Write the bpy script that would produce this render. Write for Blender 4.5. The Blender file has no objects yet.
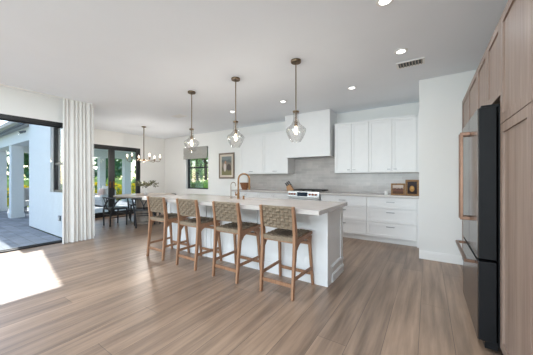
import bpy, bmesh, math, random
from mathutils import Vector, Matrix, Euler
random.seed(7)
PI = math.pi
S = bpy.context.scene
C = S.collection

# ------------------------------------------------------------ camera, sky, sun, exposure
CAMZ = 1.24
cam_d = bpy.data.cameras.new('camera'); cam = bpy.data.objects.new('camera', cam_d); C.objects.link(cam)
cam.location = (0, 0, CAMZ)
cam.rotation_euler = (PI/2, 0, math.atan(161.1/244.2))
cam_d.sensor_width = 36; cam_d.lens = 36*244.2/533; cam_d.clip_start = .05; cam_d.clip_end = 400
cam_d.shift_y = .3/533
S.camera = cam

w = bpy.data.worlds.new('sky'); S.world = w; w.use_nodes = True
nt = w.node_tree; nt.nodes.clear()
out = nt.nodes.new('ShaderNodeOutputWorld'); bg = nt.nodes.new('ShaderNodeBackground'); sky = nt.nodes.new('ShaderNodeTexSky')
sky.sky_type = 'NISHITA'; sky.sun_disc = False; sky.sun_elevation = math.radians(41); sky.sun_rotation = math.radians(-100)
sky.air_density = 1.0; sky.dust_density = .8; sky.ozone_density = 1.5
bg.inputs['Strength'].default_value = .42
nt.links.new(sky.outputs[0], bg.inputs[0]); nt.links.new(bg.outputs[0], out.inputs[0])

sun_d = bpy.data.lights.new('sun', 'SUN'); sun = bpy.data.objects.new('sun', sun_d); C.objects.link(sun)
sun_d.energy = 8.5; sun_d.angle = math.radians(.6); sun_d.color = (1, .975, .94)
sd = Vector((1, -.166, -.895)).normalized()
sun.rotation_euler = sd.to_track_quat('-Z', 'Y').to_euler()
sun.location = (-12, 2, 10)

UNSEEN_FILL_W = 18.0      # each unseen lamp added over the living side as room fill
KITCHEN_W = 2.6         # each recessed lamp near the cabinets
PENDANT_W = 11.0
CHANDELIER_W = 7
S.view_settings.view_transform = 'Standard'
S.view_settings.look = 'None'
S.view_settings.gamma = 1
S.view_settings.use_curve_mapping = False
S.view_settings.exposure = 0.04
# added fill lamp, unseen outside the rear glazing behind the camera
fill_d = bpy.data.lights.new('fill_rear', 'AREA'); fill = bpy.data.objects.new('fill_rear', fill_d); C.objects.link(fill)
fill_d.shape = 'RECTANGLE'; fill_d.size = 5.1; fill_d.size_y = 2.3; fill_d.energy = 400; fill_d.color = (.80, .91, 1)
fill.location = (-2.35, -6.1, 1.5); fill.rotation_euler = (math.radians(121), 0, 0)
# unseen side fill, added to brighten the island end and right ceiling
side_d = bpy.data.lights.new('fill_side', 'AREA'); side = bpy.data.objects.new('fill_side', side_d); C.objects.link(side)
side_d.shape = 'RECTANGLE'; side_d.size = 2.6; side_d.size_y = 2.2; side_d.energy = 55; side_d.color = (.85, .93, 1)
side.location = (1.5, -2.3, 1.25); side.rotation_euler = (math.radians(120), 0, math.radians(35))
S.cycles.max_bounces = 10; S.cycles.diffuse_bounces = 6; S.cycles.transparent_max_bounces = 24
S.cycles.sample_clamp_indirect = 8

# ------------------------------------------------------------ materials
def node_mat(name):
    m = bpy.data.materials.new(name); m.use_nodes = True
    return m, m.node_tree, m.node_tree.nodes['Principled BSDF']

def mat(name, col, rough=.5, metal=0, var=.06, scale=8, bump=0, bscale=None, spec=.5, stretch=(1, 1, 1), coat=0):
    """plain procedural surface: noise varies the colour a little, optional bump"""
    m, t, b = node_mat(name)
    N = t.nodes; L = t.links
    tc = N.new('ShaderNodeTexCoord'); mp = N.new('ShaderNodeMapping'); mp.inputs['Scale'].default_value = stretch
    nz = N.new('ShaderNodeTexNoise'); nz.inputs['Scale'].default_value = scale; nz.inputs['Detail'].default_value = 4
    L.new(tc.outputs['Object'], mp.inputs[0]); L.new(mp.outputs[0], nz.inputs['Vector'])
    r = N.new('ShaderNodeValToRGB')
    r.color_ramp.elements[0].color = [c*(1-var) for c in col]+[1]; r.color_ramp.elements[1].color = [min(1, c*(1+var)) for c in col]+[1]
    r.color_ramp.elements[0].position = .3; r.color_ramp.elements[1].position = .7
    L.new(nz.outputs[0], r.inputs[0]); L.new(r.outputs[0], b.inputs['Base Color'])
    b.inputs['Roughness'].default_value = rough; b.inputs['Metallic'].default_value = metal
    b.inputs['Specular IOR Level'].default_value = spec; b.inputs['Coat Weight'].default_value = coat
    if bump:
        n2 = N.new('ShaderNodeTexNoise'); n2.inputs['Scale'].default_value = bscale or scale*6
        L.new(mp.outputs[0], n2.inputs['Vector'])
        bp = N.new('ShaderNodeBump'); bp.inputs['Strength'].default_value = bump; bp.inputs['Distance'].default_value = .01
        L.new(n2.outputs[0], bp.inputs['Height']); L.new(bp.outputs[0], b.inputs['Normal'])
    return m

def grain(name, c1, c2, rough=.5, axis=2, sc=14, ratio=.06, bump=.1):
    """wood grain stretched along one axis"""
    st = [1, 1, 1]; st[axis] = ratio
    m, t, b = node_mat(name); N = t.nodes; L = t.links
    tc = N.new('ShaderNodeTexCoord'); mp = N.new('ShaderNodeMapping'); mp.inputs['Scale'].default_value = st
    nz = N.new('ShaderNodeTexNoise'); nz.inputs['Scale'].default_value = sc; nz.inputs['Detail'].default_value = 6; nz.inputs['Roughness'].default_value = .65
    n2 = N.new('ShaderNodeTexNoise'); n2.inputs['Scale'].default_value = sc*5; n2.inputs['Detail'].default_value = 3
    L.new(tc.outputs['Object'], mp.inputs[0]); L.new(mp.outputs[0], nz.inputs['Vector']); L.new(mp.outputs[0], n2.inputs['Vector'])
    mx = N.new('ShaderNodeMath'); mx.operation = 'MULTIPLY_ADD'; mx.inputs[1].default_value = .4; L.new(n2.outputs[0], mx.inputs[0])
    ml = N.new('ShaderNodeMath'); ml.operation = 'MULTIPLY'; ml.inputs[1].default_value = .6; L.new(nz.outputs[0], ml.inputs[0]); L.new(ml.outputs[0], mx.inputs[2])
    r = N.new('ShaderNodeValToRGB'); r.color_ramp.elements[0].color = list(c1)+[1]; r.color_ramp.elements[1].color = list(c2)+[1]
    r.color_ramp.elements[0].position = .36; r.color_ramp.elements[1].position = .64
    L.new(mx.outputs[0], r.inputs[0]); L.new(r.outputs[0], b.inputs['Base Color']); b.inputs['Roughness'].default_value = rough
    if bump:
        bp = N.new('ShaderNodeBump'); bp.inputs['Strength'].default_value = bump; bp.inputs['Distance'].default_value = .003
        L.new(mx.outputs[0], bp.inputs['Height']); L.new(bp.outputs[0], b.inputs['Normal'])
    return m

def emit(name, col, strength):
    m, t, b = node_mat(name)
    b.inputs['Base Color'].default_value = list(col)+[1]; b.inputs['Emission Color'].default_value = list(col)+[1]
    b.inputs['Emission Strength'].default_value = strength
    return m

def thin_glass(name, tint=(1, 1, 1), refl=.9, base=.05):
    m = bpy.data.materials.new(name); m.use_nodes = True; t = m.node_tree; t.nodes.clear(); N = t.nodes; L = t.links
    o = N.new('ShaderNodeOutputMaterial'); tr = N.new('ShaderNodeBsdfTransparent'); gl = N.new('ShaderNodeBsdfGlossy'); mx = N.new('ShaderNodeMixShader')
    tr.inputs[0].default_value = list(tint)+[1]; gl.inputs['Roughness'].default_value = .02
    lw = N.new('ShaderNodeLayerWeight'); lw.inputs[0].default_value = .25
    ma = N.new('ShaderNodeMath'); ma.operation = 'MULTIPLY_ADD'; ma.inputs[1].default_value = refl; ma.inputs[2].default_value = base
    L.new(lw.outputs['Fresnel'], ma.inputs[0]); L.new(ma.outputs[0], mx.inputs[0]); L.new(tr.outputs[0], mx.inputs[1]); L.new(gl.outputs[0], mx.inputs[2])
    L.new(mx.outputs[0], o.inputs[0]); return m

def brick_mat(name, cols, mortar, bw, rh, axes, rough=.4, msize=.004, grainy=None, off=.5, bump=.25, mpos=(0, 0, 0), nsc=3, namt=.35, mottle=None):
    """tiles or planks in world metres; axes = (long axis, row axis) letters"""
    m, t, b = node_mat(name); N = t.nodes; L = t.links
    tc = N.new('ShaderNodeTexCoord'); sp = N.new('ShaderNodeSeparateXYZ'); cb = N.new('ShaderNodeCombineXYZ')
    L.new(tc.outputs['Object'], sp.inputs[0]); ix = {'x': 0, 'y': 1, 'z': 2}
    a0 = N.new('ShaderNodeMath'); a0.operation = 'ADD'; a0.inputs[1].default_value = mpos[0]; L.new(sp.outputs[ix[axes[0]]], a0.inputs[0])
    a1 = N.new('ShaderNodeMath'); a1.operation = 'ADD'; a1.inputs[1].default_value = mpos[1]; L.new(sp.outputs[ix[axes[1]]], a1.inputs[0])
    # every row is shifted along by its own random amount
    if grainy:
        dv = N.new('ShaderNodeMath'); dv.operation = 'DIVIDE'; dv.inputs[1].default_value = rh; L.new(a1.outputs[0], dv.inputs[0])
        fl = N.new('ShaderNodeMath'); fl.operation = 'FLOOR'; L.new(dv.outputs[0], fl.inputs[0])
        wn = N.new('ShaderNodeTexWhiteNoise'); wn.noise_dimensions = '1D'; L.new(fl.outputs[0], wn.inputs['W'])
        sh = N.new('ShaderNodeMath'); sh.operation = 'MULTIPLY_ADD'; sh.inputs[1].default_value = bw; L.new(wn.outputs['Value'], sh.inputs[0]); L.new(a0.outputs[0], sh.inputs[2])
        L.new(sh.outputs[0], cb.inputs[0])
    else: L.new(a0.outputs[0], cb.inputs[0])
    L.new(a1.outputs[0], cb.inputs[1])
    br = N.new('ShaderNodeTexBrick'); br.offset = 0 if grainy else off; br.inputs['Scale'].default_value = 1
    br.inputs['Brick Width'].default_value = bw; br.inputs['Row Height'].default_value = rh; br.inputs['Mortar Size'].default_value = msize
    br.inputs['Mortar Smooth'].default_value = .3
    br.inputs['Color1'].default_value = list(cols[0])+[1]; br.inputs['Color2'].default_value = list(cols[1])+[1]; br.inputs['Mortar'].default_value = list(mortar)+[1]
    L.new(cb.outputs[0], br.inputs['Vector'])
    col = br.outputs['Color']
    mp = N.new('ShaderNodeMapping'); L.new(cb.outputs[0], mp.inputs[0]); mp.inputs['Scale'].default_value = (grainy, 1, 1) if grainy else (1, 1, 1)
    nz = N.new('ShaderNodeTexNoise'); nz.inputs['Scale'].default_value = nsc; nz.inputs['Detail'].default_value = 6; nz.inputs['Roughness'].default_value = .6
    L.new(mp.outputs[0], nz.inputs['Vector'])
    r = N.new('ShaderNodeMapRange'); r.inputs[1].default_value = .3; r.inputs[2].default_value = .7; r.inputs[3].default_value = 1-namt; r.inputs[4].default_value = 1+namt
    L.new(nz.outputs[0], r.inputs[0])
    mu = N.new('ShaderNodeMix'); mu.data_type = 'RGBA'; mu.blend_type = 'MULTIPLY'; mu.inputs[0].default_value = 1
    L.new(col, mu.inputs[6]); L.new(r.outputs[0], mu.inputs[7])
    L.new(mu.outputs[2], b.inputs['Base Color']); b.inputs['Roughness'].default_value = rough
    bp = N.new('ShaderNodeBump'); bp.inputs['Strength'].default_value = bump; bp.inputs['Distance'].default_value = .003; bp.invert = True
    L.new(br.outputs['Fac'], bp.inputs['Height']); L.new(bp.outputs[0], b.inputs['Normal'])
    return m

M = {}
M['wall'] = mat('wall_paint', (.80, .80, .785), .75, var=.012, scale=2, bump=.03, bscale=120)
M['ceiling'] = mat('ceiling_paint', (.85, .89, .94), .85, var=.01, scale=2)
M['white'] = mat('white_lacquer', (.80, .80, .80), .38, var=.01)
M['trim'] = mat('white_trim', (.84, .84, .83), .45, var=.01)
M['floor'] = brick_mat('oak_planks', ((.325, .222, .156), (.235, .162, .117)), (.12, .084, .062), 2.3, .222, 'yx', rough=.34, msize=.0022, grainy=.07, mpos=(.4, .056), nsc=13, namt=.42)
M['tile'] = brick_mat('backsplash_tile', ((.50, .465, .445), (.42, .39, .375)), (.55, .525, .51), .30, .068, 'xz', rough=.22, msize=.002, nsc=6, namt=.08, bump=.4, mpos=(0, .02))
M['stone'] = mat('pale_stone', (.53, .49, .465), .22, var=.05, scale=3.5, stretch=(1, 2.5, 1))
M['island_white'] = mat('island_paint', (.82, .83, .84), .42, var=.01)
M['black'] = mat('black_frame', (.012, .013, .015), .4, var=.1)
M['black_wood'] = mat('black_stained_wood', (.016, .018, .022), .38, var=.2)
M['oak'] = grain('stool_oak', (.235, .115, .06), (.38, .205, .115), .5, 2, 10, .12)
M['weave_gap'] = mat('weave_gap_shade', (.10, .075, .05), .9, var=.2, scale=60)  # dark tone standing in for shade between the woven cords
M['weave'] = mat('woven_cord', (.235, .18, .125), .8, var=.22, scale=90, bump=.4, bscale=240)
M['walnut'] = grain('cabinet_wood', (.22, .152, .12), (.355, .262, .215), .45, 2, 16, .04, .08)
M['steel_dark'] = mat('dark_steel', (.165, .145, .132), .24, metal=1, var=.06, scale=30, stretch=(1, 1, .05))
M['fridge_black'] = mat('fridge_side', (.008, .0085, .010), .5, var=.1, spec=.25)
M['bronze'] = mat('brushed_bronze', (.22, .13, .092), .32, metal=1, var=.1, scale=40)
M['pend_metal'] = mat('aged_brass', (.20, .14, .09), .35, metal=1, var=.2, scale=40)
M['faucet'] = mat('faucet_brass', (.22, .115, .055), .28, metal=1, var=.1, scale=30)
M['nickel'] = mat('pale_nickel', (.34, .28, .23), .3, metal=1, var=.05)
M['chrome'] = mat('cabinet_pull_metal', (.28, .28, .29), .3, metal=1, var=.05)
M['glass'] = thin_glass('window_glass', (.97, .985, .985), .55, .01)
M['shade_glass'] = thin_glass('seeded_glass', (.975, .97, .965), .30, .05)
M['bulb'] = emit('warm_bulb', (1, .84, .62), 5)
M['candle_bulb'] = emit('candle_bulb_glow', (1, .82, .62), 7)
M['lens'] = emit('downlight_lens', (1, .98, .95), 5)
M['curtain'] = mat('linen_curtain', (.73, .72, .70), .9, var=.01, scale=8)
M['blind'] = mat('woven_blind', (.36, .355, .335), .9, var=.16, scale=50, stretch=(.3, 1, 2.5), bump=.3, bscale=200)
M['grey_wood'] = grain('table_wood', (.30, .25, .21), (.42, .36, .31), .3, 0, 12, .08, .05)
M['paver'] = brick_mat('patio_paver', ((.15, .175, .205), (.235, .26, .29)), (.12, .13, .14), .42, .21, 'xy', rough=.8, msize=.006, nsc=4, namt=.22, bump=.5)
M['stucco'] = mat('white_stucco', (.60, .635, .65), .9, var=.03, scale=20, bump=.15, bscale=160)
M['gutter'] = mat('dark_gutter', (.10, .12, .14), .5, var=.1)
M['roof_tile'] = brick_mat('roof_tiles', ((.12, .12, .11), (.18, .17, .15)), (.06, .06, .06), .33, .3, 'xy', rough=.9, msize=.01, nsc=5, namt=.2)
M['grass'] = mat('lawn_grass', (.11, .20, .045), .95, var=.35, scale=12, bump=.5, bscale=60)
M['bark'] = mat('tree_bark', (.13, .095, .065), .9, var=.3, scale=12, bump=.6, bscale=40)
def leafmat(n, c): return mat(n, c, .6, var=.35, scale=3)
M['leaf'] = leafmat('leaf_mid_green', (.17, .33, .09))
M['leaf_dark'] = leafmat('leaf_dark_green', (.06, .16, .07))
M['leaf_light'] = leafmat('leaf_light_green', (.36, .52, .14))
M['flower'] = mat('yellow_bloom', (.90, .72, .02), .6, var=.1, scale=5)
M['olive'] = mat('olive_leaf', (.13, .13, .06), .6, var=.4, scale=30)
M['wicker'] = mat('grey_wicker', (.50, .50, .50), .85, var=.25, scale=60, bump=.5, bscale=150)
M['cushion'] = mat('grey_white_cushion', (.62, .62, .62), .9, var=.04, scale=20)
M['pillow'] = mat('ivory_pillow', (.78, .75, .71), .9, var=.05, scale=20)
M['pink'] = mat('blush_pillow', (.70, .50, .44), .9, var=.08, scale=20)
M['brown_weave'] = mat('brown_woven_rope', (.16, .115, .09), .85, var=.3, scale=60, bump=.5, bscale=150)
M['steel'] = mat('stainless', (.60, .59, .58), .3, metal=1, var=.04, scale=20)
M['iron'] = mat('cast_iron', (.02, .018, .017), .6, var=.2)
M['knob'] = mat('copper_knob', (.30, .085, .045), .4, metal=.3, var=.1)
M['display'] = mat('range_display', (.02, .035, .055), .15, var=.3, scale=40)
M['block'] = grain('knife_block_wood', (.36, .17, .065), (.50, .26, .11), .45, 2, 12, .2)
M['knife'] = mat('knife_handle', (.010, .010, .011), .5, var=.1, spec=.2)
M['basket'] = mat('brown_basket', (.24, .10, .045), .6, var=.45, scale=45, bump=.6, bscale=90)
M['gilt'] = mat('gilt_wood_frame', (.22, .105, .03), .45, metal=.15, var=.35, scale=40)
M['pic_frame'] = mat('brown_grey_frame', (.17, .125, .095), .5, var=.15, scale=30)
M['matboard'] = mat('mat_board', (.62, .55, .46), .85, var=.03)
M['vent_dark'] = mat('vent_shadow_metal', (.06, .06, .06), .7, var=.1)
M['vase'] = mat('white_ceramic', (.80, .79, .77), .3, var=.02)

def picture_mat(name, kind):
    m, t, b = node_mat(name); N = t.nodes; L = t.links
    tc = N.new('ShaderNodeTexCoord'); sp = N.new('ShaderNodeSeparateXYZ'); L.new(tc.outputs['Generated'], sp.inputs[0])
    nz = N.new('ShaderNodeTexNoise'); nz.inputs['Scale'].default_value = 5; nz.inputs['Detail'].default_value = 5; L.new(tc.outputs['Generated'], nz.inputs['Vector'])
    ad = N.new('ShaderNodeMath'); ad.operation = 'MULTIPLY_ADD'; ad.inputs[1].default_value = .35
    L.new(nz.outputs[0], ad.inputs[0]); L.new(sp.outputs[2], ad.inputs[2])
    r = N.new('ShaderNodeValToRGB'); cr = r.color_ramp
    ramps = {'garden': [(.0, (.20, .19, .10)), (.35, (.24, .22, .12)), (.5, (.14, .12, .10)), (.75, (.26, .22, .18)), (.95, (.14, .16, .16)), (1, (.22, .25, .25))],
             'land': [(.0, (.05, .025, .018)), (.4, (.13, .07, .05)), (.62, (.20, .10, .07)), (.72, (.05, .035, .04)), (.8, (.45, .34, .28)), (1, (.58, .50, .45))],
             'still': [(.0, (.03, .02, .015)), (.4, (.035, .025, .025)), (.8, (.05, .04, .045)), (1, (.06, .05, .055))]}
    els = ramps[kind]; cr.elements[0].position = els[0][0]; cr.elements[0].color = list(els[0][1])+[1]
    cr.elements[1].position = els[-1][0]; cr.elements[1].color = list(els[-1][1])+[1]
    for p, c in els[1:-1]:
        e = cr.elements.new(p); e.color = list(c)+[1]
    L.new(ad.outputs[0], r.inputs[0])
    col = r.outputs[0]
    blobs = {'garden': [((.33, .42), (.13, .24), (.62, .55, .50)), ((.38, .68), (.10, .09), (.42, .25, .18)), ((.72, .42), (.2, .18), (.10, .085, .08))],
             'land': [], 'still': [((.48, .42), (.26, .25), (.42, .22, .07)), ((.50, .50), (.15, .12), (.55, .33, .12))]}[kind]
    for (cx, cz), (rx, rz), bc in blobs:
        def axis(o, c, rr):
            s = N.new('ShaderNodeMath'); s.operation = 'SUBTRACT'; s.inputs[1].default_value = c; L.new(sp.outputs[o], s.inputs[0])
            d = N.new('ShaderNodeMath'); d.operation = 'DIVIDE'; d.inputs[1].default_value = rr; L.new(s.outputs[0], d.inputs[0])
            q = N.new('ShaderNodeMath'); q.operation = 'MULTIPLY'; L.new(d.outputs[0], q.inputs[0]); L.new(d.outputs[0], q.inputs[1]); return q
        a, c_ = axis(0, cx, rx), axis(2, cz, rz)
        s = N.new('ShaderNodeMath'); s.operation = 'ADD'; L.new(a.outputs[0], s.inputs[0]); L.new(c_.outputs[0], s.inputs[1])
        mr = N.new('ShaderNodeMapRange'); mr.inputs[1].default_value = 1.15; mr.inputs[2].default_value = .75; L.new(s.outputs[0], mr.inputs[0])
        mx = N.new('ShaderNodeMix'); mx.data_type = 'RGBA'; L.new(mr.outputs[0], mx.inputs[0]); L.new(col, mx.inputs[6]); mx.inputs[7].default_value = list(bc)+[1]
        col = mx.outputs[2]
    L.new(col, b.inputs['Base Color']); b.inputs['Roughness'].default_value = .85; b.inputs['Specular IOR Level'].default_value = .2
    return m

# ------------------------------------------------------------ mesh helpers
class MB:
    def __init__(s): s.bm = bmesh.new()
    def hexa(s, v):
        vs = [s.bm.verts.new(p) for p in v]
        for f in ((0, 3, 2, 1), (4, 5, 6, 7), (0, 1, 5, 4), (1, 2, 6, 5), (2, 3, 7, 6), (3, 0, 4, 7)): s.bm.faces.new([vs[i] for i in f])
        return s
    def box(s, x0, x1, y0, y1, z0, z1):
        return s.hexa([(x0, y0, z0), (x1, y0, z0), (x1, y1, z0), (x0, y1, z0), (x0, y0, z1), (x1, y0, z1), (x1, y1, z1), (x0, y1, z1)])
    def path(s, pts, ws, up=(0, 0, 1), close=False):
        """swept rectangle; ws = (width, depth) or list of them; depth is along up projected"""
        pts = [Vector(p) for p in pts]; n = len(pts)
        if isinstance(ws, tuple): ws = [ws]*n
        rings = []
        for i, p in enumerate(pts):
            if close: d = pts[(i+1) % n]-pts[i-1]
            else: d = (pts[min(i+1, n-1)]-pts[max(i-1, 0)])
            d.normalize(); u = Vector(up); u = (u-d*u.dot(d)); u.normalize(); r = d.cross(u)
            a, b = ws[i][0]/2, ws[i][1]/2
            rings.append([s.bm.verts.new(p+r*x+u*y) for x, y in ((-a, -b), (a, -b), (a, b), (-a, b))])
        s._skin(rings, close); return s
    def _skin(s, rings, close):
        k = len(rings[0]); n = len(rings)
        for i in range(n if close else n-1):
            A, B = rings[i], rings[(i+1) % n]
            for j in range(k): s.bm.faces.new((A[j], A[(j+1) % k], B[(j+1) % k], B[j]))
        if not close:
            s.bm.faces.new(rings[0][::-1]); s.bm.faces.new(rings[-1])
    def tube(s, pts, r, seg=10, close=False):
        pts = [Vector(p) for p in pts]; n = len(pts); rs = r if isinstance(r, (list, tuple)) else [r]*n
        rings = []; u = None
        for i, p in enumerate(pts):
            if close: d = pts[(i+1) % n]-pts[i-1]
            else: d = pts[min(i+1, n-1)]-pts[max(i-1, 0)]
            d.normalize()
            if u is None: u = d.orthogonal()
            u = (u-d*u.dot(d)).normalized(); v = d.cross(u)
            rings.append([s.bm.verts.new(p+(u*math.cos(a)+v*math.sin(a))*rs[i]) for a in [2*PI*j/seg for j in range(seg)]])
        s._skin(rings, close); return s
    def lathe(s, prof, c=(0, 0, 0), seg=24, sx=1, sy=1):
        """closed solid of revolution; profile (r,z) bottom to top or a loop starting and ending on the axis"""
        rings = []
        for r, z in prof:
            if r < 1e-5: rings.append([s.bm.verts.new((c[0], c[1], c[2]+z))])
            else: rings.append([s.bm.verts.new((c[0]+sx*r*math.cos(2*PI*j/seg), c[1]+sy*r*math.sin(2*PI*j/seg), c[2]+z)) for j in range(seg)])
        for A, B in zip(rings, rings[1:]):
            for j in range(seg):
                k = (j+1) % seg
                if len(A) == 1 and len(B) == 1: continue
                if len(A) == 1: s.bm.faces.new((A[0], B[k], B[j]))
                elif len(B) == 1: s.bm.faces.new((A[j], A[k], B[0]))
                else: s.bm.faces.new((A[j], A[k], B[k], B[j]))
        if len(rings[0]) > 1: s.bm.faces.new(rings[0][::-1])
        if len(rings[-1]) > 1: s.bm.faces.new(rings[-1])
        return s
    def sphere(s, c, r, seg=12, sc=(1, 1, 1), rings=8):
        pr = [(math.sin(PI*i/rings)*r, -math.cos(PI*i/rings)*r*sc[2]) for i in range(rings+1)]
        pr[0] = (0, -r*sc[2]); pr[-1] = (0, r*sc[2])
        return s.lathe(pr, c, seg, sc[0], sc[1])
    def prism(s, poly, axis, a, b):
        """poly of 2D points extruded from a to b along axis ('x': poly is y,z; 'y': x,z; 'z': x,y)"""
        def P(p, t):
            return {'x': (t, p[0], p[1]), 'y': (p[0], t, p[1]), 'z': (p[0], p[1], t)}[axis]
        A = [s.bm.verts.new(P(p, a)) for p in poly]; B = [s.bm.verts.new(P(p, b)) for p in poly]; n = len(poly)
        for i in range(n): s.bm.faces.new((A[i], A[(i+1) % n], B[(i+1) % n], B[i]))
        s.bm.faces.new(A[::-1]); s.bm.faces.new(B); return s
    def frame(s, axis, at0, at1, u0, u1, z0, z1, wd, wt=None, wb=None):
        """rectangular ring (4 bars); axis = normal axis 'x' or 'y', at0..at1 its thickness, u the other horizontal axis"""
        wt = wd if wt is None else wt; wb = wd if wb is None else wb
        for a, b, c, d in ((u0, u0+wd, z0, z1), (u1-wd, u1, z0, z1), (u0+wd, u1-wd, z1-wt, z1), (u0+wd, u1-wd, z0, z0+wb)):
            if d-c < 1e-4: continue
            if axis == 'y': s.box(a, b, at0, at1, c, d)
            else: s.box(at0, at1, a, b, c, d)
        return s
    def shaker(s, axis, front, back, u0, u1, z0, z1, st=.055, rec=.012):
        """shaker door: raised frame + recessed panel. front/back positions on the normal axis"""
        s.frame(axis, min(front, back), max(front, back), u0, u1, z0, z1, st)
        sg = 1 if back > front else -1
        f2 = front+sg*rec
        a, b = min(f2, back), max(f2, back)
        if axis == 'y': s.box(u0+st, u1-st, a, b, z0+st, z1-st)
        else: s.box(a, b, u0+st, u1-st, z0+st, z1-st)
        return s
    def build(s, name, m, parent=None, smooth=False, bevel=0, origin=None):
        bm = s.bm
        bmesh.ops.recalc_face_normals(bm, faces=bm.faces)
        me = bpy.data.meshes.new(name)
        W = Matrix.Identity(4)
        if parent is not None: W = wm(parent)
        elif origin is not None: W = Matrix.Translation(origin)
        else:
            lo = Vector([min(v.co[i] for v in bm.verts) for i in range(3)]); hi = Vector([max(v.co[i] for v in bm.verts) for i in range(3)])
            W = Matrix.Translation(((lo.x+hi.x)/2, (lo.y+hi.y)/2, lo.z))
        if M_KEEP in (m.name,) or m.name in KEEP: W = W if parent is not None else Matrix.Identity(4)
        bm.transform(W.inverted()); bm.to_mesh(me); bm.free()
        if smooth:
            for p in me.polygons: p.use_smooth = True
        me.materials.append(m)
        o = bpy.data.objects.new(name, me); C.objects.link(o)
        if parent is not None: o.parent = parent
        else: o.matrix_basis = W
        if bevel:
            b = o.modifiers.new('bevel', 'BEVEL'); b.width = bevel; b.segments = 2; b.limit_method = 'ANGLE'; b.angle_limit = .6
        if smooth:
            try: me.set_sharp_from_angle(angle=math.radians(40))
            except Exception: pass
        return o
M_KEEP = 'oak_planks'; KEEP = {'oak_planks', 'backsplash_tile', 'patio_paver'}

def wm(o):
    m = o.matrix_basis.copy()
    return wm(o.parent) @ m if o.parent else m

def tag(o, label=None, cat=None, group=None, kind=None):
    if label: o['label'] = label
    if cat: o['category'] = cat
    if group: o['group'] = group
    if kind: o['kind'] = kind
    return o
def thing(name, label, cat, loc, rz=0, group=None, kind=None):
    o = bpy.data.objects.new(name, None); C.objects.link(o); o.empty_display_size = .1
    o.matrix_basis = Matrix.Translation(loc) @ Matrix.Rotation(rz, 4, 'Z')
    return tag(o, label, cat, group, kind)
def struct(name, mb, m, **k):
    return tag(mb.build(name, m, **k), kind='structure')
def copy_tree(o, parent=None):
    c = o.copy(); C.objects.link(c)
    if parent is not None: c.parent = parent
    for ch in [x for x in KIDS(o)]: copy_tree(ch, c)
    return c
def KIDS(o): return [x for x in bpy.data.objects if x.parent == o]
def lamp(name, loc, power, size=.1, kind='AREA', col=(1, .96, .9), parent=None, spread=None):
    d = bpy.data.lights.new(name, kind); d.energy = power; d.color = col
    if kind == 'AREA': d.shape = 'DISK'; d.size = size
    else: d.shadow_soft_size = size
    if spread: d.spread = spread
    o = bpy.data.objects.new(name, d); C.objects.link(o); 
    if parent is not None: o.parent = parent; loc = wm(parent).inverted() @ Vector(loc)
    o.location = loc
    return o

# ============================================================ ROOM SHELL
H = 2.745
XL, XD, YB, YA = -5.85, -8.50, 5.72, 2.11      # slider wall, dining wall, kitchen wall, alcove side wall
XR, YF = 1.05, -5.6
f = MB(); f.box(XL-.2, XR+.15, YF-.2, YA, -.1, 0); f.box(XD-.1, XR+.15, YA, YB+.2, -.1, 0)
struct('floor', f, M['floor'])
c = MB(); c.box(XL-.2, XR+.15, YF-.2, YA-.2, H, H+.15); c.box(XD-.1, XR+.15, YA-.2, YB+.2, H, H+.15)
struct('ceiling', c, M['ceiling'])
SY0, SY1, SZ = -3.4, 1.905, 2.295               # slider opening
m_ = MB(); m_.box(XL-.2, XL, SY0, SY1, SZ, H); m_.box(XL-.2, XL, YF-.2, SY0, 0, H)
struct('wall_left', m_, M['wall'])
# alcove side wall with its window
WX0, WX1, WZ0, WZ1 = -7.02, -6.12, .925, 2.40
m_ = MB(); y0, y1 = YA-.2, YA
m_.box(XD-.1, WX0, y0, y1, 0, H); m_.box(WX1, XL, y0, y1, 0, H); m_.box(WX0, WX1, y0, y1, 0, WZ0); m_.box(WX0, WX1, y0, y1, WZ1, H)
struct('wall_alcove', m_, M['wall'])
# exterior stucco skin of that wing; unseen upper part added to shape the sun patch
m_ = MB(); y0, y1 = YA-.22, YA-.2
m_.box(XD-.1, WX0, y0, y1, 0, 4.6); m_.box(WX1, XL-.11, y0, y1, 0, 4.6); m_.box(WX0, WX1, y0, y1, 0, WZ0); m_.box(WX0, WX1, y0, y1, WZ1, 4.6)
m_.box(XD-.1, XL-.2, YA-.2, YB+.2, H+.15, 4.6)
struct('wall_exterior', m_, M['stucco'])
DY0, DY1, DZ = 2.91, 4.765, 2.275             # dining doors
m_ = MB(); x0, x1 = XD-.1, XD
m_.box(x0, x1, YA, DY0, 0, H); m_.box(x0, x1, DY1, YB, 0, H); m_.box(x0, x1, DY0, DY1, DZ, H)
struct('wall_dining', m_, M['wall'])
KX0, KX1, KZ0, KZ1 = -7.24, -6.10, .84, 2.30   # kitchen window
m_ = MB(); y0, y1 = YB, YB+.2
m_.box(XD-.1, KX0, y0, y1, 0, H); m_.box(KX1, XR+.15, y0, y1, 0, H); m_.box(KX0, KX1, y0, y1, 0, KZ0); m_.box(KX0, KX1, y0, y1, KZ1, H)
struct('wall_back', m_, M['wall'])
PX, PY = -.11, 4.45
struct('wall_pantry', MB().box(PX, XR+.15, PY, YB, 0, H), M['wall'])
RY0, RY1, RZ = -3.7, -.9, 2.4
m_ = MB(); m_.box(XR, XR+.15, RY1, PY, 0, H); m_.box(XR, XR+.15, YF-.2, RY0, 0, H); m_.box(XR, XR+.15, RY0, RY1, RZ, H)
struct('wall_right', m_, M['wall'])
m_ = MB(); FX0, FX1, FZ = -5.0, .3, 2.45
m_.box(XL, FX0, YF-.2, YF, 0, H); m_.box(FX1, XR, YF-.2, YF, 0, H); m_.box(FX0, FX1, YF-.2, YF, FZ, H)
struct('wall_front', m_, M['wall'])

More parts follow.
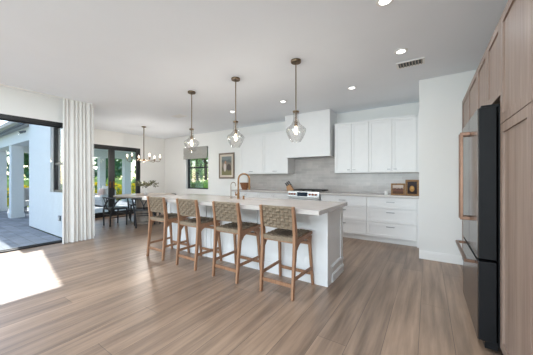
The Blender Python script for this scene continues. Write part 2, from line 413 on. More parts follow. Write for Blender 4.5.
bb = .125
def bboard(name, x0, x1, y0, y1):
    b = MB(); b.box(x0, x1, y0, y1, 0, bb-.02); ins = .004
    b.box(x0+(ins if x1-x0 < .1 else 0), x1-(ins if x1-x0 < .1 else 0), y0+(ins if y1-y0 < .1 else 0), y1-(ins if y1-y0 < .1 else 0), bb-.02, bb)
    return struct(name, b, M['trim'])
bboard('baseboard_pantry', PX-.0, .44, PY-.018, PY)
bboard('baseboard_dining', XD, XD+.018, DY1+.005, YB)
bboard('baseboard_alcove', XD, XL, YA, YA+.018)
bboard('baseboard_back', XD+.02, -4.47, YB-.018, YB)

# black framed sliding door of the left wall
def glazed(name, axis, at, u0, u1, z0, z1, fr, leaves, leaf_w, depth=.06, sill=True, mid=None, threshold=0):
    root = bpy.data.objects.new(name, None); C.objects.link(root); root['kind'] = 'structure'
    root.location = (at, (u0+u1)/2, z0) if axis == 'x' else ((u0+u1)/2, at, z0)
    fm = MB(); fm.frame(axis, at-depth/2, at+depth/2, u0, u1, z0, z1, fr, fr, fr if sill else .02)
    fm.build(name.split('_')[0]+'_frame', M['black'], root)
    iu0, iu1, iz0, iz1 = u0+fr, u1-fr, z0+(fr if sill else .02), z1-fr
    if leaves:
        lw = (iu1-iu0)/leaves
        for i in range(leaves):
            a, b = iu0+i*lw, iu0+(i+1)*lw
            lm = MB(); lm.frame(axis, at-depth/3, at+depth/3, a, b, iz0, iz1, leaf_w, leaf_w, leaf_w*1.2)
            lf = lm.build(name.split('_')[0]+'_leaf', M['black'], root)
            g = MB(); q = (a+leaf_w, b-leaf_w, iz0+leaf_w*1.2, iz1-leaf_w)
            if axis == 'x': g.box(at-.003, at+.003, *q)
            else: g.box(q[0], q[1], at-.003, at+.003, q[2], q[3])
            g.build('pane', M['glass'], lf)
    else:
        if mid:
            r = MB()
            if axis == 'x': r.box(at-depth/3, at+depth/3, iu0, iu1, mid-.025, mid+.025)
            else: r.box(iu0, iu1, at-depth/3, at+depth/3, mid-.025, mid+.025)
            r.build('middle_rail', M['black'], root)
        g = MB(); parts = [(iz0, mid-.025), (mid+.025, iz1)] if mid else [(iz0, iz1)]
        for a, b in parts:
            if axis == 'x': g.box(at-.003, at+.003, iu0, iu1, a, b)
            else: g.box(iu0, iu1, at-.003, at+.003, a, b)
        g.build('pane', M['glass'], root)
    return root

# slider: frame all round, its panels slid away behind the curtain end / far end
d1 = bpy.data.objects.new('door_1', None); C.objects.link(d1); d1['kind'] = 'structure'; d1.location = (XL-.1, -.8, 0)
MB().frame('x', XL-.11, XL-.005, SY0, SY1, 0, SZ, .06, .075, .022).build('door_frame', M['black'], d1)
for a, b in ((-3.33, -1.65), (-1.68, .02), (0.0, SY1-.06)):
    k = MB(); fw = .05
    k.frame('x', XL-.09, XL-.06, a, b, .022, SZ-.075, .03 if b < 1 else .012, .02, .012)
    l_ = k.build('door_panel', M['black'], d1)
    MB().box(XL-.078, XL-.072, a+.012, b-.012, .034, SZ-.1).build('pane', M['glass'], l_)

d2 = glazed('door_2', 'x', XD-.05, DY0, DY1, 0, DZ, .045, 2, .088, .09)
for s_ in (-1, 1):
    y = (DY0+DY1)/2+s_*.05
    h_ = MB(); h_.box(XD-.012, XD-.008+.004, y-.022, y+.022, .92, 1.12); h_.tube([(XD-.004, y, 1.0), (XD+.04, y, 1.0), (XD+.04, y+s_*.09, 1.0)], .009)
    h_.build('door_handle', M['faucet'], d2)
window_1 = glazed('window_1', 'y', YB+.12, KX0, KX1, KZ0, KZ1, .05, 0, 0, .07, mid=1.60)
window_2 = glazed('window_2', 'y', YA-.13, WX0, WX1, WZ0, WZ1, .05, 0, 0, .07, mid=1.55)
added_window_3 = glazed('added_window_3', 'y', YF-.1, FX0, FX1, 0, FZ, .06, 4, .06, .09)  # unseen glazing, added to let light in from behind the camera
added_window_4 = glazed('added_window_4', 'x', XR+.08, RY0, RY1, 0, RZ, .06, 2, .06, .09)  # unseen opening added in the side wall for light on the island end
MB().box(KX0, KX1, YB-.0, YB+.085, KZ0-.0, KZ0+.012).build('window_sill', M['trim'], window_1)

# ============================================================ KITCHEN RUN
Yc = 5.09                                     # front of base cabinets
def pull(mb, axis, front, u, z, w=.12, drop=.028, vertical=False):
    """slim bar pull standing off the door"""
    def P(a, b, c): return (a, b, c) if axis == 'y' else (b, a, c)
    y = front-drop
    if vertical: pts = [(u, front, z-w/2), (u, y, z-w/2), (u, y, z+w/2), (u, front, z+w/2)]
    else: pts = [(u-w/2, front, z), (u-w/2, y, z), (u+w/2, y, z), (u+w/2, front, z)]
    if axis == 'x': pts = [(p[1], p[0], p[2]) for p in pts]
    mb.path([pts[1], pts[2]], (.012, .012)); mb.path([pts[0], pts[1]], (.009, .009), up=(1, .3, .2)); mb.path([pts[3], pts[2]], (.009, .009), up=(1, .3, .2))

def base_cabinet(x0, x1, label, fronts, right_end=None):
    r = thing('base_cabinet', label, 'cabinet', ((x0+x1)/2, 5.4, 0), group='base cabinets of the kitchen wall')
    b = MB(); b.box(x0+.001, x1-.001, Yc+.022, YB-.012, .10, .872); b.box(x0+.001, x1-.001, Yc+.07, YB-.012, 0, .10)
    b.build('body', M['white'], r)
    for (a, c, z0, z1, knob) in fronts:
        isdoor = z1-z0 > .5
        d = MB().shaker('y', Yc, Yc+.02, a+.0035, c-.0035, z0+.0025, z1-.0025, .05).build('door' if isdoor else 'drawer', M['white'], r)
        h = MB()
        if isdoor: pull(h, 'y', Yc, c-.03 if knob > 0 else a+.03, z1-.12, .1, vertical=True)
        else: pull(h, 'y', Yc, (a+c)/2, (z0+z1)/2+.02 if z1-z0 < .25 else z1-.065, .13)
        h.build('handle', M['chrome'], d)
    return r
D3 = [(.655, .868), (.385, .652), (.105, .382)]
base_cabinet(-1.003, -.157, 'white three-drawer base cabinet under the two gilt framed pictures', [(-1.003, -.157, a, b, 0) for a, b in D3])
base_cabinet(-1.945, -1.003, 'white three-drawer base cabinet just right of the range, partly behind the island', [(-1.945, -1.003, a, b, 0) for a, b in D3])
base_cabinet(-3.60, -2.74, 'white base cabinet left of the range under the knife block', [(-3.60, -3.17, .105, .868, 1), (-3.17, -2.74, .105, .868, -1)])
base_cabinet(-4.46, -3.60, 'white base cabinet at the left end of the kitchen wall under the basket', [(-4.46, -4.03, .105, .868, 1), (-4.03, -3.60, .105, .868, -1)])
tag(MB().box(-.157, PX-.001, Yc+.004, YB-.012, 0, .872).build('filler_panel', M['white']), 'narrow white filler strip between the drawers and the pantry wall', 'panel')
tag(MB().box(-1.95, PX-.001, 5.055, YB-.012, .874, .915).build('worktop', M['stone'], bevel=.003), 'pale stone worktop right of the range with the gilt pictures on it', 'worktop')
tag(MB().box(-4.48, -2.735, 5.055, YB-.012, .874, .915).build('worktop', M['stone'], bevel=.003), 'pale stone worktop left of the range carrying knife block and basket', 'worktop')
sp_ = MB(); sp_.box(-4.44, PX-.001, YB-.010, YB-.0005, .915, 1.345); sp_.box(-2.895, -1.73, YB-.010, YB-.0005, 1.345, 1.735)
struct('wall_backsplash', sp_, M['tile'])

Yu, UZ0, UZ1 = 5.36, 1.345, 2.405
def wall_cabinet(x0, x1, label, doors, knobs):
    r = thing('wall_cabinet', label, 'cabinet', ((x0+x1)/2, 5.54, UZ0), group='wall cabinets of the kitchen')
    MB().box(x0+.001, x1-.001, Yu+.022, YB-.001 if x1 < -2 or x0 > -1.8 else YB, UZ0, UZ1+.03).build('body', M['white'], r)
    for (a, c), k in zip(doors, knobs):
        d = MB().shaker('y', Yu, Yu+.02, a+.0035, c-.0035, UZ0+.004, UZ1-.006, .05).build('door', M['white'], r)
        h = MB()
        if k == 0: pull(h, 'y', Yu, (a+c)/2, UZ0+.065, .11)
        else: pull(h, 'y', Yu, c-.055 if k > 0 else a+.055, UZ0+.065, .045)
        h.build('handle', M['chrome'], d)
    cr = MB(); cr.box(x0+.001, x1-.001, Yu-.008, Yu+.022, UZ1-.004, UZ1+.03); cr.build('top_moulding', M['white'], r)
    return r
wall_cabinet(-1.728, -1.013, 'white two-door wall cabinet immediately right of the range hood', [(-1.726, -1.363), (-1.363, -1.013)], (1, -1))
wall_cabinet(-1.013, -.165, 'white two-door wall cabinet above the gilt framed pictures', [(-1.013, -.584), (-.584, -.165)], (1, -1))
wall_cabinet(-3.65, -2.898, 'white wall cabinet immediately left of the range hood', [(-3.65, -2.898)], (0,))
wall_cabinet(-4.43, -3.65, 'white wall cabinet at the far left over the basket', [(-4.43, -3.65)], (0,))
tag(MB().box(-.165, PX-.001, Yu+.01, YB-.001, UZ0, UZ1+.03).build('filler_panel', M['white']), 'narrow white filler strip between wall cabinet and pantry wall', 'panel')

# hood: plain plastered box reaching the ceiling, steel insert underneath
r = thing('range_hood', 'plain white box range hood rising to the ceiling above the range', 'range hood', (-2.34, 5.4, 1.72))
hd = MB(); hz = 1.722
hd.box(-2.893, -1.785, 5.215, 5.215+.02, hz, H-.001); hd.box(-2.893, -2.873, 5.235, YB-.001, hz, H-.001); hd.box(-1.805, -1.785, 5.235, YB-.001, hz, H-.001)
hd.box(-2.873, -1.805, 5.235, YB-.012, hz+.06, hz+.08)
hd.build('hood_shell', M['white'], r)
g = MB(); g.box(-2.80, -1.88, 5.26, 5.66, hz+.025, hz+.058)
for i in range(12): g.box(-2.76+i*.073, -2.73+i*.073, 5.29, 5.63, hz+.012, hz+.026)
g.build('filter_insert', M['steel'], r)

# range
r = thing('range_cooker', 'stainless range with copper knobs and blue-black display behind the island', 'range', (-2.34, 5.35, 0))
x0, x1 = -2.722, -1.958
b = MB(); b.box(x0, x1, 5.06, YB-.013, .09, .925); b.box(x0+.03, x1-.03, 5.12, YB-.03, 0, .09); b.build('body', M['steel'], r)
MB().prism([(5.06, .80), (5.03, .81), (5.045, .932), (5.06, .94)], 'x', x0, x1).build('control_panel', M['steel'], r)
MB().box(x0+.02, x1-.02, 5.03, 5.058, .22, .78).build('oven_door', M['steel'], r)
h = MB(); h.tube([(x0+.07, 4.985, .73), (x1-.07, 4.985, .73)], .012); h.tube([(x0+.1, 5.03, .73), (x0+.1, 4.985, .73)], .008); h.tube([(x1-.1, 5.03, .73), (x1-.1, 4.985, .73)], .008); h.build('handle', M['steel'], r)
MB().box(x0+.24, x0+.49, 5.030, 5.040, .825, .915).build('display', M['display'], r)
for i, kx in enumerate((.05, .115, .18, .55, .62, .69)):
    MB().tube([(x0+kx, 5.037, .872), (x0+kx, 5.004, .870)], .021, 14).build('knob', M['knob'], r)
MB().box(x0+.01, x1-.01, 5.08, 5.68, .925, .933).build('cooktop', M['steel'], r)
for k in range(3):
    gx0 = x0+.02+k*.243; g = MB()
    for i in range(4): g.box(gx0+i*.074, gx0+i*.074+.014, 5.30, 5.68, .933 if i in (0, 3) else .950, .962)
    for j in range(4): g.box(gx0, gx0+.236, 5.30+j*.122, 5.314+j*.122, .942, .962)
    g.build('burner_grate', M['iron'], r)

# knife block left of the range
def knife_block(x, y):
    r = thing('knife_block', 'wooden knife block holding black-handled knives left of the range', 'knife block', (x, y, .915), .2)
    W = wm(r)
    b = MB(); b.prism([(-.045, 0), (.11, 0), (.11, .04), (.02, .165), (-.065, .105)], 'y', -.05, .05); b.bm.transform(W); b.build('block', M['block'], r, bevel=.003)
    dirn = Vector((-.085, 0, .12)).normalized(); 
    for i in range(3):
        for j in range(2):
            p = Vector((-.045+.045*i, -.022+.044*j, .105+.018*i+.008))
            k = MB(); L = .10-.012*j+.01*i
            k.path([p+dirn*.0, p+dirn*L], (.020, .013), up=(0, 1, 0)); k.bm.transform(W)
            k.build('knife_handle', M['knife'], r)
knife_block(-2.88, 5.40)

# basket on the worktop
r = thing('fruit_basket', 'brown woven basket bowl on the worktop behind the brass faucet', 'basket', (-4.17, 5.24, .915))
W = (-4.17, 5.24, .915)
MB().lathe([(0, 0), (.07, 0), (.10, .07), (.135, .185), (.123, .185), (.088, .07), (.06, .015), (0, .015)], W, 20).build('bowl', M['basket'], r, smooth=True)
MB().tube([(W[0]+.130*math.cos(a), W[1]+.130*math.sin(a), W[2]+.185) for a in [2*PI*i/24 for i in range(24)]], .009, 6, close=True).build('rim', M['basket'], r, smooth=True)

# gilt frames
def gilt(x0, x1, y, z0, z1, label, art, fw, lean=.06):
    r = thing('framed_picture', label, 'picture', ((x0+x1)/2, y, z0))
    def tilt(mb):
        R = Matrix.Translation(((x0+x1)/2, y, z0)) @ Matrix.Rotation(-lean, 4, 'X') @ Matrix.Translation((-(x0+x1)/2, -y, -z0)); mb.bm.transform(R); return mb
    f = MB(); f.frame('y', y, y+.026, x0, x1, z0, z1, fw); f.frame('y', y-.006, y, x0+.006, x1-.006, z0+.006, z1-.006, fw*.35); tilt(f).build('frame', M['gilt'], r, bevel=.002)
    tilt(MB().box(x0+fw, x1-fw, y+.010, y+.020, z0+fw, z1-fw)).build('painting', art, r)
gilt(-.578, -.345, 5.13, .916, 1.135, 'small gilt framed landscape leaning on the worktop, the lower of two', picture_mat('landscape_paint', 'land'), .028)
gilt(-.340, -.125, 5.12, .916, 1.205, 'gilt framed still life of a golden round shape, taller of two on the worktop', picture_mat('still_life_paint', 'still'), .034)
t = thing('candle_jar', 'small white jar candle beside the lower gilt picture', 'candle', (-.66, 5.16, .915))
MB().lathe([(0, 0), (.030, 0), (.032, .006), (.032, .075), (.028, .075), (.028, .06), (0, .06)], (-.66, 5.16, .915), 16).build('jar', M['trim'], t, smooth=True)
MB().tube([(-.66, 5.16, .970), (-.66, 5.16, .990)], .0015, 6).build('wick', M['iron'], t)
# wall picture
r = thing('framed_print', 'brown-grey framed print of a figure in a garden hung beside the window', 'picture', (-5.26, YB, 1.21))
x0, x1, z0, z1 = -5.585, -4.945, 1.215, 2.02
MB().frame('y', YB-.032, YB-.001, x0, x1, z0, z1, .048).build('frame', M['pic_frame'], r, bevel=.003)
MB().frame('y', YB-.018, YB-.004, x0+.048, x1-.048, z0+.048, z1-.048, .062).build('mat_board', M['matboard'], r)
MB().box(x0+.11, x1-.11, YB-.013, YB-.004, z0+.11, z1-.11).build('print', picture_mat('garden_print', 'garden'), r)
# ============================================================ ISLAND
ix0, ix1, iy0, iy1 = -3.92, -.945, 2.69, 3.285
r = thing('kitchen_island', 'long white panelled kitchen island base with woven stools along it', 'kitchen island', ((ix0+ix1)/2, 2.99, 0))
sx0, sx1, sy0, sy1 = -2.78, -2.06, 2.98, 3.22
b = MB(); b.box(ix0+.02, ix1-.02, iy0+.02, iy1-.02, 0, .685); b.box(ix0+.02, sx0-.02, iy0+.02, iy1-.02, .685, .868); b.box(sx1+.02, ix1-.02, iy0+.02, iy1-.02, .685, .868)
b.box(sx0-.02, sx1+.02, iy0+.02, sy0-.02, .685, .868); b.build('body', M['island_white'], r)
gx = [ix0, -2.907, -1.919, ix1]
for a, c in zip(gx, gx[1:]):
    p = MB(); p.frame('y', iy0, iy0+.02, a+.004, c-(.004 if c < ix1 else 0), .0, .868, .09, .09, .14); p.box(a+.09, c-.09, iy0+.012, iy0+.02, .14, .778)
    p.build('front_panel', M['island_white'], r)
for xx in gx[1:3]:
    pass
for xe, s_ in ((ix1-.02, 1), (ix0, -1)):
    p = MB(); p.frame('x', xe, xe+.02, iy0+.02, iy1, 0, .868, .085, .09, .20)
    p.box(xe+(.0 if s_ > 0 else .010), xe+(.010 if s_ > 0 else .02), iy0+.105, iy1-.085, .20, .778); p.build('end_panel', M['island_white'], r)
q = MB(); q.box(ix1, ix1+.007, iy0+.15, iy1, .165, .19); q.box(ix1, ix1+.010, iy0+.15, iy1, .0, .085); q.box(ix1, ix1+.005, iy0+.15, iy1, .085, .10); q.build('plinth_moulding', M['island_white'], r)
for k in range(3):
    a = ix0+.03+k*.98; d = MB().shaker('y', iy1, iy1-.018, a, a+.96, .105, .86, .05).build('back_door', M['island_white'], r)
tx0, tx1, ty0, ty1 = -4.02, -.89, 2.285, 3.305
t_ = MB()
for a in ((tx0, sx0, ty0, ty1), (sx1, tx1, ty0, ty1), (sx0, sx1, ty0, sy0), (sx0, sx1, sy1, ty1)): t_.box(*a, .870, .915)
tb = t_.bm; bmesh.ops.remove_doubles(tb, verts=tb.verts, dist=1e-5)
# drop the hidden internal faces between the four slabs
dd = {}
for fa in list(tb.faces):
    k = tuple(round(v, 4) for v in fa.calc_center_median()); dd.setdefault(k, []).append(fa)
for k, fs in dd.items():
    if len(fs) > 1:
        for fa in fs: tb.faces.remove(fa)
tag(t_.build('island_worktop', M['stone'], origin=(-2.45, 2.8, .87)), 'thick pale stone top overhanging the island on the stool side', 'worktop')
s = MB(); s.box(sx0-.01, sx1+.01, sy0-.01, sy1+.01, .869, .8695)
s.bm.free(); s = MB()
s.box(sx0-.008, sx0, sy0-.008, sy1+.008, .70, .869); s.box(sx1, sx1+.008, sy0-.008, sy1+.008, .70, .869); s.box(sx0, sx1, sy0-.008, sy0, .70, .869); s.box(sx0, sx1, sy1, sy1+.008, .70, .869); s.box(sx0-.008, sx1+.008, sy0-.008, sy1+.008, .692, .70)
tag(s.build('sink_basin', M['white']), 'white undermount sink let into the island top by the faucets', 'sink')

def faucet(x, y, hgt, rad, reach, mt, label, ang, lever):
    r = thing('kitchen_faucet', label, 'faucet', (x, y, .915)); dx, dy = math.cos(ang), math.sin(ang)
    z = .915
    MB().lathe([(0, 0), (rad*2.1, 0), (rad*2.1, .006), (rad*1.5, .010), (rad*1.35, .10 if lever else .05), (0, .10 if lever else .05)], (x, y, z), 16).build('base', mt, r, smooth=True)
    st = z+(.10 if lever else .05); pts = [(x, y, st)]; R = reach/2; top = z+hgt-R
    pts.append((x, y, top))
    for i in range(1, 13):
        a = PI-PI*i/12*1.0; pts.append((x+dx*(R+R*math.cos(a)), y+dy*(R+R*math.cos(a)), top+R*math.sin(a)))
    e = pts[-1]; pts.append((e[0], e[1], e[2]-(.10 if lever else .02)))
    MB().tube(pts, rad, 12).build('spout', mt, r, smooth=True)
    if lever: MB().tube([(e[0], e[1], e[2]-.10), (e[0], e[1], e[2]-.155)], rad*1.3, 12).build('spray_head', mt, r, smooth=True)
    if lever:
        px, py = -math.cos(ang), -math.sin(ang); h = MB(); h.tube([(x, y, z+.065), (x-.055, y, z+.065)], rad*1.1, 10); h.tube([(x-.055, y, z+.06), (x-.058, y, z+.11)], rad*.45, 8); h.build('lever', mt, r, smooth=True)
faucet(-2.42, 2.885, .385, .0135, .17, M['faucet'], 'tall brass gooseneck kitchen faucet on the island top', .55, True)
faucet(-2.57, 2.885, .255, .007, .085, M['nickel'], 'small slim nickel drinking faucet left of the tall brass one', .2, False)
t = thing('soap_dispenser', 'small brass push button right of the tall faucet', 'soap dispenser', (-2.33, 2.90, .915))
MB().lathe([(0, 0), (.02, 0), (.02, .008), (.012, .012), (.012, .04), (.017, .042), (.017, .055), (0, .057)], (-2.33, 2.90, .915), 14).build('pump', M['faucet'], t, smooth=True)

# ============================================================ STOOLS
def weave(P, nu, nv, th=.0035, lift=.004, wd=.40):
    """basket weave over the unit square; P(u,v,h) -> point"""
    mb = MB(); wu = 1/nu; wv = 1/nv
    def ribbon(fix, along, width, n, phase, vertical):
        S_ = n*2+1; rings = []
        for k in range(S_):
            t_ = k/(S_-1)
            h = lift*math.cos(PI*(t_*n-.5)+PI*phase)
            ring = []
            for du, dh in ((-1, -th), (1, -th), (1, th), (-1, th)):
                a = fix+du*width*wd
                ring.append(mb.bm.verts.new(P(a, t_, h+dh) if vertical else P(t_, a, h+dh)))
            rings.append(ring)
        mb._skin(rings, False)
    for i in range(nu): ribbon((i+.5)*wu, None, wu, nv, i % 2, True)
    for j in range(nv): ribbon((j+.5)*wv, None, wv, nu, (j+1) % 2, False)
    return mb
def make_stool():
    r = thing('bar_stool', 'x', 'bar stool', (0, 0, 0), group='woven bar stools along the island')
    def post_y(z): # back post: slopes forward to the seat, then back again
        return -.23+(.055)*min(z, .60)/.60 if z <= .60 else -.175-.05*(z-.60)/.345
    for s_ in (-1, 1):
        pts = [(s_*.193, -.232, 0), (s_*.195, -.203, .30), (s_*.197, -.178, .58), (s_*.198, -.180, .66), (s_*.198, -.200, .80), (s_*.198, -.226, .945)]
        MB().path(pts, [(.027, .034), (.030, .04), (.032, .056), (.032, .052), (.030, .042), (.028, .032)], up=(0, 1, 0)).build('leg', M['oak'], r, bevel=.004)
    for s_ in (-1, 1):
        pts = [(s_*.218, .232, 0), (s_*.207, .205, .30), (s_*.20, .185, .50), (s_*.197, .19, .575)]
        MB().path(pts, [(.027, .030), (.030, .036), (.032, .042), (.032, .07)], up=(0, 1, 0)).build('leg', M['oak'], r, bevel=.004)
    for s_ in (-1, 1):
        MB().path([(s_*.2, -.19, .585), (s_*.2, .0, .585), (s_*.201, .14, .597), (s_*.202, .228, .608)], [(.03, .05), (.03, .046), (.03, .044), (.03, .03)]).build('seat_rail', M['oak'], r, bevel=.004)
        MB().path([(s_*.196, -.205, .20), (s_*.211, .213, .20)], (.018, .034)).build('side_rung', M['oak'], r, bevel=.003)
        # curved bracket under the seat rail, at the back
        MB().path([(s_*.198, -.165, .50), (s_*.199, -.125, .545), (s_*.2, -.06, .572)], (.026, .03)).build('bracket', M['oak'], r)
        MB().path([(s_*.2, .17, .51), (s_*.2, .135, .55), (s_*.2, .08, .578)], (.026, .03)).build('bracket', M['oak'], r)
    MB().box(-.182, .182, -.222, -.200, .115, .15).build('rear_rung', M['oak'], r, bevel=.003)
    MB().box(-.195, .195, .208, .230, .115, .15).build('front_rung', M['oak'], r, bevel=.003)
    MB().box(-.185, .185, .182, .205, .47, .505).build('front_apron', M['oak'], r, bevel=.003)
    MB().box(-.185, .185, -.188, -.165, .560, .592).build('rear_apron', M['oak'], r, bevel=.003)
    MB().box(-.187, .187, .204, .226, .588, .612).build('front_seat_rail', M['oak'], r, bevel=.003)
    # woven backrest, gently hollow
    def PB(u, v, h):
        z = .712+.228*v; y = post_y(z); x = -.186+.372*u
        return (x, y-.018*math.sin(PI*u)+.006+h, z)
    bk = MB()
    for j in range(8):
        bk.hexa([PB(j/8, 0, -.001), PB((j+1)/8, 0, -.001), PB((j+1)/8, 0, .001), PB(j/8, 0, .001), PB(j/8, 1, -.001), PB((j+1)/8, 1, -.001), PB((j+1)/8, 1, .001), PB(j/8, 1, .001)])
    bk.build('backrest_gap_shade', M['weave_gap'], r)  # added dark sheet, gives the backrest weave its shaded gaps
    mb = weave(PB, 8, 7, .0030, .011, .40)
    mb.path([(-.19+.38*i/8, post_y(.935)-.018*math.sin(PI*i/8)+.006, .937) for i in range(9)], (.014, .016))
    mb.path([(-.19+.38*i/8, post_y(.715)-.018*math.sin(PI*i/8)+.006, .715) for i in range(9)], (.014, .016))
    mb.build('woven_backrest', M['weave'], r)
    def PS(u, v, h):
        x = -.193+.386*u; y = -.185+.388*v
        return (x, y, .600+.016*v-.014*math.sin(PI*u)*math.sin(PI*v)+.010+h)
    bk = MB()
    for j in range(8):
        bk.hexa([PS(j/8, 0, -.003), PS((j+1)/8, 0, -.003), PS((j+1)/8, 0, -.001), PS(j/8, 0, -.001), PS(j/8, 1, -.003), PS((j+1)/8, 1, -.003), PS((j+1)/8, 1, -.001), PS(j/8, 1, -.001)])
    bk.build('seat_gap_shade', M['weave_gap'], r)  # added dark sheet below the seat weave, imitates shade in its gaps
    mb = weave(PS, 9, 10, .0030, .009, .40)
    mb.path([(-.185, -.190, .600), (0, -.190, .592), (.185, -.190, .600)], (.014, .040))
    mb.build('woven_seat', M['weave'], r)
    return r
sx = [-1.333, -2.063, -2.788, -3.515]; sy = [2.434, 2.434, 2.434, 2.430]
lab = ['woven wooden bar stool nearest the island\'s right corner, closest to the fridge', 'second bar stool from the right, between the nearest one and the third',
       'third bar stool from the right, second from the curtain end', 'leftmost woven bar stool, farthest from the fridge and next to the dining table']
first = make_stool(); copies = [first]+[copy_tree(first) for _ in range(3)]
for o, x, y, l, rz in zip(copies, sx, sy, lab, (-.0, .0, .0, .02)):
    o.matrix_basis = Matrix.Translation((x, y, 0)) @ Matrix.Rotation(rz, 4, 'Z'); o['label'] = l

# ============================================================ PENDANTS
def make_pendant():
    r = thing('pendant_light', 'x', 'pendant light', (0, 0, H-1.06), group='clear glass pendants over the island')
    z = 0
    MB().lathe([(0, H-.028), (.062, H-.028), (.066, H-.020), (.066, H-.0005), (0, H-.0005)], seg=24).build('canopy', M['pend_metal'], r, smooth=True)
    MB().tube([(0, 0, H-.028), (0, 0, 2.10)], .0075, 10).build('rod', M['pend_metal'], r, smooth=True)
    MB().lathe([(0, 2.075), (.036, 2.075), (.040, 2.085), (.040, 2.095), (.018, 2.105), (0, 2.112)], seg=20).build('cap', M['pend_metal'], r, smooth=True)
    MB().lathe([(0, 1.905), (.021, 1.905), (.023, 1.96), (.010, 1.975), (.010, 2.076), (0, 2.076)], seg=16).build('socket', M['pend_metal'], r, smooth=True)
    outer = [(.060, 1.700), (.090, 1.745), (.116, 1.80), (.131, 1.848), (.128, 1.868), (.110, 1.885), (.080, 1.905), (.055, 1.93), (.040, 1.965), (.034, 2.01), (.034, 2.078)]
    inner = [(a-.003, b) for a, b in outer][::-1]
    g = MB(); n = 32; prof = outer+inner
    rings = [[g.bm.verts.new((a*math.cos(2*PI*j/n), a*math.sin(2*PI*j/n), b)) for j in range(n)] for a, b in prof]
    for A, B in zip(rings, rings[1:]+rings[:1]):
        for j in range(n): g.bm.faces.new((A[j], A[(j+1) % n], B[(j+1) % n], B[j]))
    g.build('glass_shade', M['shade_glass'], r, smooth=True)
    MB().lathe([(0, 1.80), (.012, 1.803), (.021, 1.822), (.023, 1.845), (.016, 1.875), (.012, 1.904), (0, 1.905)], seg=16).build('bulb', M['bulb'], r, smooth=True)
    return r
pp = make_pendant()
pd = [(-1.411, 2.825, 'clear glass pendant lamp hanging in front of the range hood, largest of the three'), (-2.425, 2.83, 'middle clear glass pendant lamp over the island'), (-3.445, 2.845, 'clear glass pendant lamp at the left end of the island, over the window blind')]
for i, (x, y, l) in enumerate(pd):
    o = pp if i == 0 else copy_tree(pp)
    o.location = (x, y, H-1.06); o['label'] = l
    lamp('pendant_glow', (x, y, 1.80), PENDANT_W, .03, 'POINT', (1, .90, .78))

# ============================================================ CEILING FITTINGS
def make_down():
    r = thing('recessed_downlight', 'x', 'ceiling light', (0, 0, H-.012), group='recessed ceiling lights')
    MB().lathe([(0, H-.004), (.048, H-.004), (.048, H-.010), (.072, H-.006), (.072, H-.0005), (0, H-.0005)], seg=24).build('trim_ring', M['trim'], r, smooth=True)
    MB().lathe([(0, H-.0065), (.046, H-.0065), (.046, H-.0045), (0, H-.0045)], seg=24).build('lens', M['lens'], r, smooth=True)
    return r
dn = make_down(); dn.location = (0, 0, H-.012)
from math import atan
spots = [(-.264, 3.298, 'round recessed ceiling light beside the black air vent'), (-1.052, 4.182, 'round recessed ceiling light in front of the right wall cabinets'),
         (-2.373, 4.19, 'round recessed ceiling light just left of the nearest pendant rod'), (-3.69, 4.19, 'round recessed ceiling light seen right by the middle pendant rod'),
         (-.301, 2.278, 'round recessed ceiling light cut by the top edge of the picture')]
hidden = [(-.3, .6), (-2.2, 1.0), (-4.3, .9), (-2.2, -1.2), (-4.3, -1.2), (-.3, -1.2), (-2.2, -3.4), (-4.3, -3.4), (-.3, -3.4)]  # unseen lamps without fittings, added to brighten the room
for i, sp in enumerate(spots):
    o = dn if i == 0 else copy_tree(dn)
    o.location = (sp[0], sp[1], H-.012); o['label'] = sp[2]
for x, y in [s[:2] for s in spots]+hidden: lamp('downlight_lamp', (x, y, H-.02), KITCHEN_W if y > 2 else UNSEEN_FILL_W, .10, 'AREA', (.83, .925, 1))

r = thing('air_vent', 'small white ceiling air vent with dark slots beside the recessed light', 'air vent', (-.19, 3.72, H))
x, y = -.19, 3.72
v = MB(); v.box(x-.16, x+.16, y-.10, y-.075, H-.008, H-.0005); v.box(x-.16, x+.16, y+.075, y+.10, H-.008, H-.0005); v.box(x-.16, x-.135, y-.075, y+.075, H-.008, H-.0005); v.box(x+.135, x+.16, y-.075, y+.075, H-.008, H-.0005); v.build('frame', M['trim'], r)
MB().box(x-.135, x+.135, y-.075, y+.075, H-.002, H-.0005).build('duct_opening', M['vent_dark'], r)
for i in range(8):
    xx = x-.12+i*.034; MB().hexa([(xx, y-.075, H-.010), (xx+.006, y-.075, H-.010), (xx+.006, y+.075, H-.010), (xx, y+.075, H-.010), (xx+.010, y-.075, H-.0021), (xx+.014, y-.075, H-.0021), (xx+.014, y+.075, H-.0021), (xx+.010, y+.075, H-.0021)]).build('slat', M['nickel'], r)
r = thing('ceiling_grille', 'pale flat ceiling grille far left of the pendants', 'air vent', (-5.05, 3.79, H))
x, y = -5.05, 3.79
MB().box(x-.18, x+.18, y-.11, y+.11, H-.006, H-.0005).build('frame', M['trim'], r)
for i in range(8): MB().box(x-.155, x+.155, y-.09+i*.024, y-.078+i*.024, H-.010, H-.006).build('slat', M['trim'], r)

